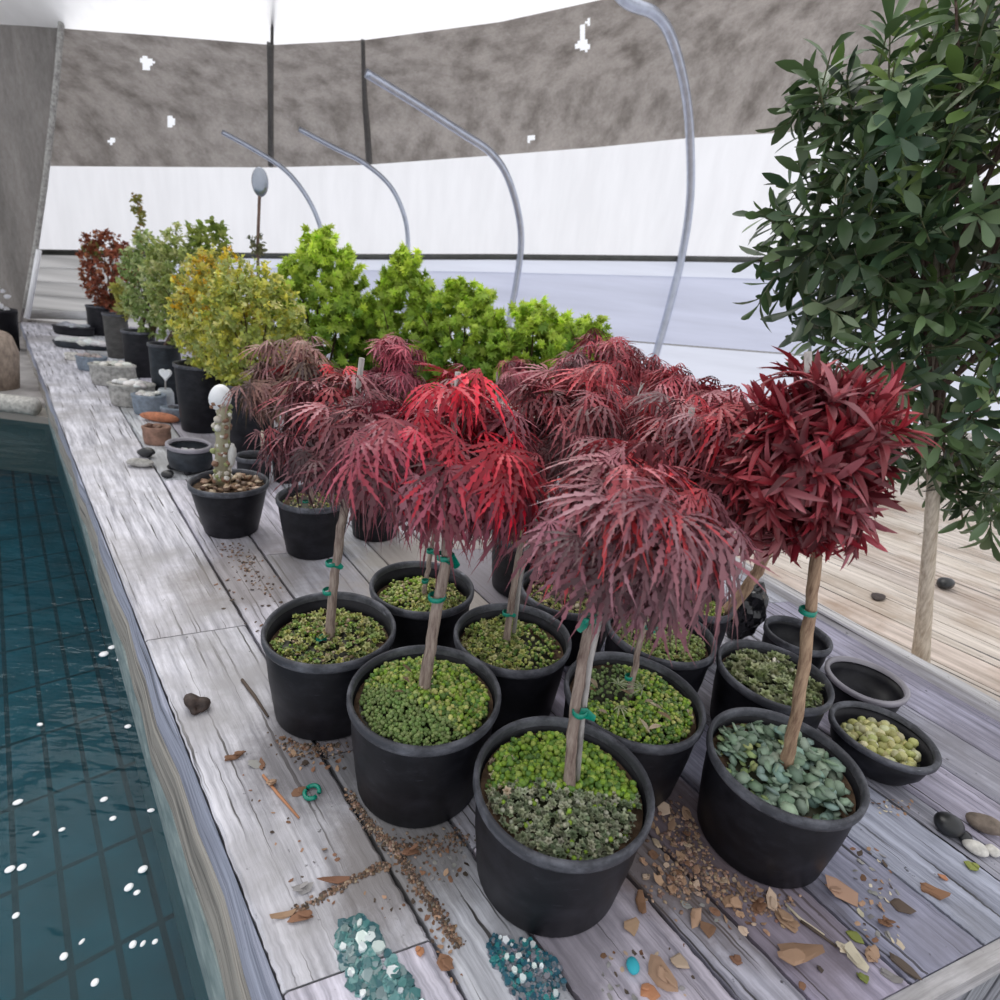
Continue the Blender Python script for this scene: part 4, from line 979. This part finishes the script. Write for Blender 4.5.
# far end clutter
p = pt(72, 324, 0); b = MB(); b.tube([pd(28, 314, 5.9), pd(92, 316, 5.9)], .045, 12); o = b.build('white_pipe', M['white']); tag(o, 'white pipe lying level across the far end behind the bench', 'pipe')
for q, lb in ((31, 'short grey prop under the left end of the white pipe'), (90, 'short grey prop under the right end of the white pipe')):
    a = pd(q, 315.5, 5.9); b = MB(); b.box((a[0], a[1], (a[2] - .05 - .12) / 2), (.05, .05, a[2] - .05 + .12)); tag(b.build('pipe_prop', M['stake'], smooth=False), lb, 'prop')
p = pt(6, 405, -.12); b = MB()
pt_ = pd(2, 334, p[1] + .35); b.tube([np.array([pt_[0] - .10, p[1] + .35, -.12]), np.array([pt_[0] - .09, p[1] + .35, .02]), np.array([pt_[0] - .04, p[1] + .35, pt_[2] - .08]), pt_], [.115, .125, .10, .05], 14, jit=.05); tag(b.build('leaning_post', M['orangebark_']), 'bulging brownish post leaning at the left edge behind the white log', 'post')
p = np.array([pd(2, 330, 4.6)[0], 4.6]); t = thing('flower_pot', 'black pot with white flowers at the left edge in front of the grey flap', 'potted plant', (p[0], p[1], -.12))
zr = pd(2, 309, 4.6)[2]; r = 15 * mpp(pd(2, 310, 4.6))
b = MB(); b.lathe([(.001, -.12), (r * .75, -.12), (r * .98, zr - .03), (r, zr - .03), (r, zr), (r * .93, zr), (r * .9, zr - .05), (.001, zr - .05)], (p[0], p[1], 0), 32); b.build('pot', M['pot'], t)
b = MB()
for _ in range(46): d = rdir(); q = np.array([p[0], p[1], zr + .06]) + d * np.array([.055, .05, .085]); b.inst((rnd.choice(OVAL)[0] * .05, OVAL[0][1]), frame(d + rdir() * .5, rdir()), q, (.85, .85, .88))
b.tube([np.array([p[0], p[1], zr - .06]), np.array([p[0], p[1], zr + .06])], .01, 6, col=(.2, .3, .1)); b.build('flowers', M['leaf'], t)

# ================================================================== the big green tree on the right
p = pt(920, 664, ZD); Y = p[1]
t = thing('leafy_tree', 'large dark green leafy tree with a slim pale trunk standing beyond the bench lip', 'tree', (p[0], p[1], ZD))
Q = [np.array([p[0], p[1], ZD]), pd(922, 640, Y), pd(926, 590, Y), pd(931, 530, Y), pd(934, 480, Y), pd(930, 400, Y + .03), pd(935, 300, Y + .05), pd(945, 200, Y + .05), pd(950, 110, Y + .05)]
b = MB(); b.tube(Q, [.025, .021, .0185, .017, .016, .0145, .012, .009, .005], 14, jit=.07); b.build('trunk', M['palebark'], t)
blobs = [(960, 200, 140, 180), (835, 235, 90, 120), (890, 115, 90, 95), (985, 400, 100, 130), (880, 340, 90, 85), (1060, 180, 170, 220), (905, 430, 62, 62), (985, 30, 100, 90), (825, 90, 42, 50), (1000, 490, 60, 60)]
b = MB(); tips = []
wts = [q[2] * q[3] for q in blobs]
GL = [(.045, .085, .033), (.07, .12, .047), (.095, .155, .062), (.13, .20, .085), (.03, .055, .027), (.06, .115, .06)]
for i in range(560):
    q = rnd.choices(blobs, wts)[0]; d = rdir()
    C = pd(q[0], q[1], Y + .02); k = mpp(C); R = np.array([q[2] * k, min(.42, q[2] * k * 1.1), q[3] * k])
    P = C + d * R * rnd.uniform(.5, 1.0) ** .5 * .9
    dr = d + np.array([0, 0, .45]) + np.array([rnd.gauss(0, .35) for _ in range(3)])
    if d[2] < -.2: dr = d + np.array([0, 0, -.1]) + np.array([rnd.gauss(0, .35) for _ in range(3)])
    dr /= np.linalg.norm(dr)
    L = rnd.uniform(.07, .12); b.tube([P - dr * L, P], [.0022, .0014], 5, col=(.13, .14, .07), cap=False)
    c0 = rnd.choice(GL); 
    if rnd.random() < .14: c0 = rnd.choice([(.22, .28, .16), (.24, .33, .15), (.17, .25, .13)])
    if d[2] > .3 and rnd.random() < .35: c0 = rnd.choice([(.12, .20, .05), (.16, .24, .07)])
    n = rnd.randint(6, 9); a0 = rnd.uniform(0, 6)
    s1 = np.cross(dr, [.3, .2, .9]); s1 /= np.linalg.norm(s1); s2 = np.cross(dr, s1)
    for j in range(n):
        a = a0 + j * 2.4; side_ = math.cos(a) * s1 + math.sin(a) * s2; tt = j / n
        ax = side_ * (1.1 - .6 * tt) + dr * (.35 + .7 * tt) + np.array([0, 0, -.12])
        T = rnd.choice(LANCE + OBOV + OBOV); s = rnd.uniform(.062, .108) * (1 - .25 * tt)
        b.inst((T[0] * np.array([s, s * rnd.uniform(.8, 1.1), s]), T[1]), frame(ax, dr - side_ * .4 + np.array([0, 0, .3])), P - dr * L * (1 - tt) * .8, jitc(c0, .25))
    tips.append(P)
b.build('foliage', M['gloss'], t)
b = MB()
for i in range(34):
    P = tips[i * 12]; s = Q[rnd.randint(4, 7)]; m_ = (s + P) / 2 + np.array([0, 0, .05]); b.tube([s, m_, P], [.007, .005, .002], 6, cap=False)
b.build('branch', M['barkdark'], t)
# loose things on the deck
def on_deck(px, py, w, m, label, name, seed, zf=.5, asp=.5, rz=0.):
    q = pt(px, py, ZD); k = mpp(q); v, f = rock(3, .2, seed); v = v @ np.diag([w / 2 * k, w / 2 * asp * k * 1.6, w / 2 * zf * k]) @ rotz(rz).T; v[:, 2] -= v[:, 2].min()
    b = MB(); b.add(v, f); o = b.build(name, M[m], base=(0, 0, 0)); o.location = tuple(q); tag(o, label, 'stone' if 'stone' in name else 'wood chip')
on_deck(944, 588, 19, 'blackstone', 'dark block lying on the sandy boards right of the pale trunk', 'dark_stone', 7, .6, .5, .8)
on_deck(878, 598, 20, 'copper', 'brown leaf scrap lying on the sandy boards left of the pale trunk', 'wood_chip', 8, .15, .4, .8)

# ================================================================== debris on the bench
CH = {'tan': (.42, .27, .18), 'brown': (.24, .13, .08), 'pale': (.58, .44, .33), 'dark': (.10, .075, .06), 'grey': (.30, .29, .28), 'green': (.22, .25, .07), 'cream': (.66, .58, .44), 'orange': (.50, .24, .13), 'white': (.72, .70, .64), 'blue': (.05, .45, .55)}
placed = []
def chip(px, py, size, col, label, cat='bark chip', name='bark_chip', group=None, flat=.35, asp=.65, rz=None, curl=0):
    p = pt(px, py); 
    for x, y, r, h in POT.values():
        if math.hypot(p[0] - x, p[1] - y) < r * .86 + .006: return None
    k = mpp(p); s = size / 2 * k; VV = []; f = []; n0 = 0
    for layer in range(1 if size < 9 else rnd.choice([1, 2, 2, 3])):
        m_ = rnd.randint(6, 9); a0 = rnd.uniform(0, 6); sc_ = 1 if layer == 0 else rnd.uniform(.45, .75); th = s * max(.10, flat * .42) * rnd.uniform(.7, 1.2)
        rr = [rnd.uniform(.6, 1.08) for _ in range(m_)]; ph_ = [a0 + 2 * PI * (j + rnd.uniform(-.3, .3)) / m_ for j in range(m_)]
        o_ = np.array([0, 0, 0.]) if layer == 0 else np.array([rnd.uniform(-.45, .45) * s, rnd.uniform(-.4, .4) * s * asp, th * layer * .9])
        tl = np.array([rnd.gauss(0, .22), rnd.gauss(0, .3)]); cv = rnd.uniform(-.25, .5)
        ring = lambda q, z: [np.array([rr[j] * q * s * sc_ * math.cos(ph_[j]), rr[j] * q * s * asp * sc_ * math.sin(ph_[j]), z]) for j in range(m_)]
        W = ring(.92, 0) + ring(1, th * .6) + ring(.72, th) + [np.array([0, 0, th * 1.05])]
        W = [w + o_ + np.array([0, 0, tl[0] * w[0] + tl[1] * w[1] + cv * w[0] ** 2 / s]) for w in W]; VV += W
        f += [tuple(n0 + j for j in range(m_ - 1, -1, -1))] + [(n0 + q * m_ + j, n0 + q * m_ + (j + 1) % m_, n0 + (q + 1) * m_ + (j + 1) % m_, n0 + (q + 1) * m_ + j) for q in (0, 1) for j in range(m_)] + [(n0 + 2 * m_ + j, n0 + 2 * m_ + (j + 1) % m_, n0 + 3 * m_) for j in range(m_)]
        n0 += len(W)
    v = np.array(VV)
    a = rnd.uniform(0, 6.3) if rz is None else rz
    v = v @ rotz(a).T; v[:, 2] -= v[:, 2].min() + .0006
    b = MB(); b.add(v, f, jitc(CH[col], .18)); o = b.build(name, M['chip'], smooth=False, base=(0, 0, 0)); o.location = tuple(p)
    return tag(o, label, cat, group)
def scatter(n, poly, sizes, cols, label, group, **k):
    xs_, ys_ = [q[0] for q in poly], [q[1] for q in poly]; c = 0; tr_ = 0; mine = []
    while c < n and tr_ < n * 40:
        tr_ += 1; x, y = rnd.uniform(min(xs_), max(xs_)), rnd.uniform(min(ys_), max(ys_)); ins_ = False
        for i in range(len(poly)):
            (x0, y0), (x1, y1) = poly[i], poly[i - 1]
            if (y0 > y) != (y1 > y) and x < (x1 - x0) * (y - y0) / (y1 - y0) + x0: ins_ = not ins_
        s = rnd.uniform(*sizes)
        if not ins_ or any(math.hypot(x - a, (y - b_) * 1.3) < (s + r) * .5 for a, b_, r in placed): continue
        if chip(x, y, s, rnd.choice(cols), label, group=group, **k): placed.append((x, y, s)); c += 1
big = [(694, 920, 26, 'tan', 'large tan bark flake in the clump left of the front right pot\'s foot', .3, .5, 1.2),
       (708, 931, 20, 'brown', 'rounded brown bark flake just below that clump', .5, .8, 0),
       (641, 905, 30, 'brown', 'pointed upright brown leaf scrap right of the frontmost pot', .6, .4, 1.5),
       (632, 928, 22, 'tan', 'folded tan leaf scrap below the pointed brown one', .6, .7, .5),
       (729, 904, 22, 'tan', 'round tan bark piece left of the thick flakes under the front right pot', .6, .9, 0),
       (771, 902, 26, 'pale', 'thick upright ochre bark flake at the foot of the front right pot', .5, .55, 1.4),
       (757, 908, 22, 'brown', 'brown flake beside the thick upright ochre one', .4, .7, .7),
       (785, 924, 28, 'tan', 'large pinkish tan flake right below the thick ochre one', .4, .6, -.6),
       (836, 893, 46, 'tan', 'widest tan bark slab against the right side of the front right pot', .22, .55, -.3),
       (795, 958, 44, 'tan', 'broad layered tan bark piece in the middle of the bench front', .35, .6, 0),
       (679, 962, 22, 'pale', 'pale pinkish crumb right of the turquoise bead', .6, .8, 0),
       (660, 978, 40, 'tan', 'curled tan bark strip near the bottom edge', .35, .45, -.9),
       (649, 992, 22, 'orange', 'orange tan bark curl at the very bottom edge', .5, .8, 0),
       (735, 961, 14, 'brown', 'round brown crumb left of the broad layered bark piece', .8, .95, 0),
       (802, 986, 10, 'brown', 'small round brown seed below the broad layered bark piece', .8, .95, 0),
       (820, 970, 8, 'dark', 'tiny dark seed right of the broad layered bark piece', .8, .95, 0),
       (857, 962, 34, 'cream', 'long cream shell shaped flake near the front corner', .35, .5, -1.1),
       (841, 949, 18, 'cream', 'cream oval flake left of the long shell shaped one', .4, .7, .4),
       (871, 955, 22, 'tan', 'tan triangular flake right of the long cream one', .4, .7, 1.),
       (863, 979, 14, 'green', 'mossy green nub at the tip of the long cream flake', .8, .9, 0),
       (971, 868, 15, 'green', 'round mossy green pebble below the black stones', .7, .95, 0),
       (943, 878, 12, 'orange', 'small pale orange crumb left of the mossy green pebble', .7, .8, 0),
       (931, 893, 32, 'brown', 'split brown bark stick lying on the board below the pale orange crumb', .5, .35, -.5),
       (901, 908, 26, 'dark', 'black charred crumb cluster left of the split brown stick', .5, .6, -.9),
       (885, 925, 16, 'brown', 'dark brown bark bit left of the charred cluster', .5, .7, 0),
       (855, 938, 18, 'green', 'greenish clump above the cream flakes', .6, .8, 0),
       (902, 967, 34, 'dark', 'dark folded leaf scrap at the front corner of the bench', .5, .45, -.8),
       (890, 977, 20, 'grey', 'grey leaf bit left of the dark folded scrap', .3, .5, -.5),
       (235, 757, 20, 'brown', 'brown bark curl lying by itself on the left board', .5, .5, .6),
       (272, 784, 14, 'tan', 'round brown leaf crumb above the thin reddish twig', .7, .8, 0),
       (262, 765, 18, 'brown', 'brown leaf strip between the bark curl and the round crumb', .3, .5, -1.0),
       (255, 766, 16, 'grey', 'grey green moss bit beside the bark curl', .4, .6, 0),
       (298, 793, 18, 'brown', 'brown leaf litter left of the green tape ring', .4, .7, .3),
       (420, 952, 12, 'orange', 'orange brown berry near the lower end of the long groove', .9, .95, 0),
       (445, 965, 22, 'brown', 'brown crumb at the lower end of the long groove', .6, .8, 0),
       (301, 918, 30, 'brown', 'torn rusty bark strip at the left end of the cross crack', .3, .4, .35),
       (283, 916, 28, 'tan', 'thin tan splinter at the board edge end of the cross crack', .3, .25, .4),
       (335, 882, 40, 'brown', 'dark rusty splinter lying in the cross crack', .25, .25, .35),
       (304, 889, 24, 'grey', 'grey green flake lying above the cross crack', .2, .5, .3),
       (410, 855, 24, 'brown', 'rusty bark wedge under the second pot from the left', .4, .4, .5)]
for q in big: 
    if chip(q[0], q[1], q[2], q[3], q[4], flat=q[5], asp=q[6], rz=q[7]): placed.append((q[0], q[1], q[2]))
scatter(80, [(660, 790), (700, 830), (690, 860), (712, 890), (690, 900), (640, 880), (650, 830)], (8, 20), ['tan', 'brown', 'pale', 'tan'], 'tan bark chip in the dense pile between the frontmost pot and the front right pot', 'bark chips piled between the two front pots')
scatter(26, [(700, 870), (800, 900), (790, 935), (700, 930), (672, 900)], (6, 15), ['tan', 'brown', 'pale', 'grey'], 'small bark crumb lying in front of the front right pot', 'bark crumbs in front of the front right pot')
scatter(46, [(850, 845), (880, 850), (905, 900), (900, 950), (850, 945), (858, 900)], (4, 11), ['grey', 'tan', 'dark', 'cream', 'brown'], 'tiny mixed grit crumb right of the front right pot', 'grit scattered right of the front right pot')
scatter(22, [(868, 800), (915, 800), (905, 815), (880, 815)], (3, 6), ['cream', 'tan', 'brown'], 'tiny seed crumb fallen in front of the khaki bead bowl', 'seed crumbs in front of the bead bowl')
scatter(24, [(600, 950), (690, 945), (700, 1000), (600, 1000)], (4, 10), ['grey', 'brown', 'pale', 'dark'], 'small crumb on the front boards right of the turquoise paint', 'crumbs at the bottom edge of the bench')
scatter(30, [(215, 745), (300, 830), (400, 900), (420, 930), (300, 900), (240, 800)], (3, 7), ['brown', 'dark', 'tan'], 'tiny dark speck of litter on the pale left boards', 'litter specks on the left boards')
scatter(30, [(275, 735), (340, 745), (345, 770), (300, 770)], (5, 11), ['brown', 'tan', 'dark'], 'brown leaf litter bit heaped at the foot of the leftmost front pot', 'leaf litter at the leftmost front pot')
scatter(34, [(385, 845), (465, 850), (470, 880), (430, 880), (405, 870)], (4, 9), ['brown', 'tan', 'grey', 'dark'], 'brown litter bit by the foot of the second pot from the left', 'leaf litter at the second front pot')
scatter(40, [(372, 835), (384, 835), (442, 915), (470, 985), (452, 985), (420, 915)], (4, 9), ['brown', 'dark', 'tan'], 'brown litter bit lying along the long open groove', 'litter along the long groove')
scatter(26, [(200, 590), (260, 560), (300, 620), (262, 640)], (3, 6), ['brown', 'dark'], 'tiny dark speck on the boards below the cactus pot', 'specks below the cactus pot')
def dirt_strip(paths, n, s0, s1, spread, cols, label):
    b = MB()
    for _ in range(n):
        P = rnd.choice(paths); i = rnd.randrange(len(P) - 1); t = rnd.random()
        x = P[i][0] + (P[i + 1][0] - P[i][0]) * t + rnd.gauss(0, spread); y = P[i][1] + (P[i + 1][1] - P[i][1]) * t + rnd.gauss(0, spread * .8)
        p = pt(x, y)
        if any(math.hypot(p[0] - q[0], p[1] - q[1]) < q[2] * .85 + .004 for q in POT.values()): continue
        s = rnd.uniform(s0, s1) * .5 * mpp(p); v = ICO1[0] @ np.diag([s, s * .7, s * .5]) @ rotz(rnd.uniform(0, 6)).T
        b.add(v + np.array([p[0], p[1], s * .35]), ICO1[1], jitc(rnd.choice(cols), .4))
    tag(b.build('fine_dirt', M['chip'], smooth=False), label, 'dirt', kind='stuff')
DB = [(.16, .10, .07), (.24, .15, .10), (.10, .075, .06), (.30, .22, .17)]
dirt_strip([[(350, 795), (372, 828), (395, 850), (420, 886), (446, 925), (458, 945)]], 900, 1.5, 5, 3.2, DB, 'fine brown dirt packed along the long groove in the front boards')
dirt_strip([[(290, 915), (318, 900), (345, 884), (378, 868), (388, 866)]], 420, 1.5, 5, 2.2, DB, 'fine rusty dirt packed in the cross crack of the left boards')
dirt_strip([[(280, 742), (310, 750), (340, 742)], [(395, 842), (430, 848), (465, 835)]], 420, 1.5, 4.5, 7, DB, 'fine dark soil spilled around the feet of the two leftmost front pots')
dirt_strip([[(665, 800), (685, 840), (690, 880), (660, 890)], [(690, 850), (720, 890), (780, 905)]], 700, 1.5, 6, 12, [(.32, .21, .15), (.40, .28, .2), (.2, .13, .1)], 'fine tan bark dust between and before the two front pots')
dirt_strip([[(240, 560), (255, 580), (275, 590)], [(225, 545), (250, 565)]], 160, 1.2, 3.5, 7, DB, 'fine dark crumbs spilled below the cactus pot')
# twigs
def twig(pix, r, label, col='brown', lift=.004):
    P = [pt(*q) for q in pix]; P = [np.array([q[0], q[1], r + .0003]) for q in P]
    b = MB(); b.tube(P, [r, r * 1.1, r * .7], 7, col=CH[col], jit=.12); tag(b.build('twig', M['chip']), label, 'twig')
twig([(263, 776), (278, 795), (299, 819)], .0022, 'thin reddish twig lying on the left boards', 'orange')
twig([(242, 681), (255, 698), (268, 718)], .0032, 'dark twig lying against the leftmost front pot', 'dark')
twig([(785, 905), (800, 920), (824, 936)], .0018, 'pale thin twig right of the bark clump at the front', 'cream')
twig([(800, 922), (812, 930), (836, 948)], .0022, 'dark thin twig pointing at the cream flakes', 'dark')
# cone, tape ring, bead, stones
stone_at(194, 703, 20, 22, 'copper', 'small dark brown cone standing on the left board near the water', 'pine_cone', .95, 3, .5, 'cone', amp=.75)
p = pt(312, 794); b = MB(); k = mpp(p); P = [np.array([p[0] + 7 * k * math.cos(w), p[1] + 8 * k * math.sin(w), .0045]) for w in np.linspace(0, 5.7, 16)]; b.tube(P, .0035, 6)
tag(b.build('tape_ring', M['tie']), 'loose ring of green tape lying on the boards beside the second front pot', 'tape')
stone_at(633, 967, 13, 13, 'chip', 'bright turquoise bead near the bottom edge', 'glass_bead', .7, 2, 0, 'bead', colr=CH['blue'], amp=.05)
stone_at(950, 829, 28, 22, 'blackstone', 'rounded glossy black stone on the right front boards', 'black_stone', .8, 9, .2)
stone_at(966, 838, 16, 12, 'blackstone', 'smaller black stone touching the rounded glossy one', 'black_stone', .6, 4, .2)
stone_at(988, 828, 30, 16, 'brownstone', 'grey brown stone with an orange end at the right edge', 'brown_stone', .5, 6, -.5)
stone_at(979, 849, 22, 14, 'stonepale', 'white shell shaped stone below the black stones', 'white_stone', .5, 1, -.4)
stone_at(994, 852, 14, 10, 'stonepale', 'small pale stone right of the white shell shaped one', 'white_stone', .6, 2, 0)
stone_at(980, 821, 12, 9, 'chip', 'small orange stone above the grey brown one', 'orange_stone', .6, 2, 0, colr=CH['orange'])
# turquoise flakes set in the boards
def flakes(poly, n, s0, s1, label, cols, whites):
    b = MB(); xs_, ys_ = [q[0] for q in poly], [q[1] for q in poly]; c = 0
    while c < n:
        x, y = rnd.uniform(min(xs_), max(xs_)), rnd.uniform(min(ys_), max(ys_)); ins_ = False
        for i in range(len(poly)):
            (x0, y0), (x1, y1) = poly[i], poly[i - 1]
            if (y0 > y) != (y1 > y) and x < (x1 - x0) * (y - y0) / (y1 - y0) + x0: ins_ = not ins_
        if not ins_: continue
        c += 1; p = pt(x, y); s = rnd.uniform(s0, s1) * mpp(p); m_ = rnd.randint(5, 7); a0 = rnd.uniform(0, 6); z = rnd.uniform(.0006, .0035); col = rnd.choice(cols)
        if rnd.random() < whites: col = (.72, .80, .80); z += .003
        top = [np.array([p[0] + s * rnd.uniform(.6, 1) * math.cos(a0 + 2 * PI * j / m_), p[1] + s * rnd.uniform(.6, 1) * math.sin(a0 + 2 * PI * j / m_), z + rnd.uniform(-.0005, .0012)]) for j in range(m_)]
        V = top + [np.array([q[0], q[1], -.0003]) for q in top]
        b.add(V, [tuple(range(m_))] + [(j, m_ + j, m_ + (j + 1) % m_, (j + 1) % m_) for j in range(m_)], jitc(col, .2))
    tag(b.build('paint_flakes', M['flake'], smooth=False), label, 'paint flakes', kind='stuff')
M['flake'] = leafy('teal_flakes', .3, 0, .5)
flakes([(338, 925), (368, 915), (385, 950), (412, 985), (428, 1010), (375, 1010), (352, 985), (338, 955)], 330, 3, 8.5, 'patch of broken turquoise paint flakes left of the long groove at the bottom edge', [(.06, .17, .18), (.08, .23, .23), (.14, .30, .30), (.04, .12, .14), (.2, .28, .29)], .035)
flakes([(488, 935), (530, 942), (560, 962), (566, 990), (540, 1008), (515, 998), (490, 960)], 420, 1.8, 4.5, 'blue green paint fragments just in front of the frontmost pot', [(.03, .13, .18), (.03, .20, .21), (.02, .09, .13), (.13, .16, .19), (.22, .22, .26)], .02)
# petals on the water
spots = [(112, 648), (104, 655), (122, 652), (120, 660), (40, 725), (128, 727), (18, 803), (104, 800), (186, 811), (148, 819), (36, 834), (62, 830), (218, 870), (16, 916), (82, 942), (208, 945), (218, 944), (230, 942), (64, 957), (95, 983), (10, 870), (22, 868), (164, 888), (172, 893)]
for i, (px, py) in enumerate(spots):
    if px > 200: px -= 75
    elif px > 140 and py > 800: px -= 35
    p = pt(px, py, ZW); k = mpp(p); b = MB(); s = rnd.uniform(2.6, 4.6) * k; v = ICO2[0] @ np.diag([s, s * rnd.uniform(.6, 1), s * .3]) @ rotz(rnd.uniform(0, 6)).T
    v[:, 2] -= v[:, 2].min() + .0004; b.add(v, ICO2[1]); o = b.build('petal', M['white'], base=(0, 0, 0)); o.location = tuple(p)
    tag(o, 'small white petal floating on the dark teal water', 'petal', 'white petals on the water')

# ================================================================== light
w = bpy.data.worlds.new('overcast'); sc.world = w; w.use_nodes = True; nt = w.node_tree; bg = nt.nodes['Background']
g = coord(nt, 'Generated'); sep = nt.nodes.new('ShaderNodeSeparateXYZ'); nt.links.new(g, sep.inputs[0])
r = ramp(nt, sep.outputs['Z'], [(0, (.80, .82, .88)), (.5, (.95, .96, 1.0)), (1, (1., 1., 1.))])
nt.links.new(r.outputs['Color'], bg.inputs['Color']); bg.inputs['Strength'].default_value = 1.1
s = bpy.data.lights.new('sun', 'SUN'); s.energy = 1.2; s.angle = math.radians(35); s.color = (1, .97, .93)
so = bpy.data.objects.new('sun', s); COL.objects.link(so); so.rotation_euler = (math.radians(-28), math.radians(-22), 0)
vs_ = sc.view_settings; sc.display_settings.display_device = 'sRGB'
vs_.view_transform = 'Standard'; vs_.look = 'None'; vs_.exposure = 0.0; vs_.gamma = 1.0; vs_.use_curve_mapping = False
sc.cycles.max_bounces = 8; sc.cycles.transparent_max_bounces = 12
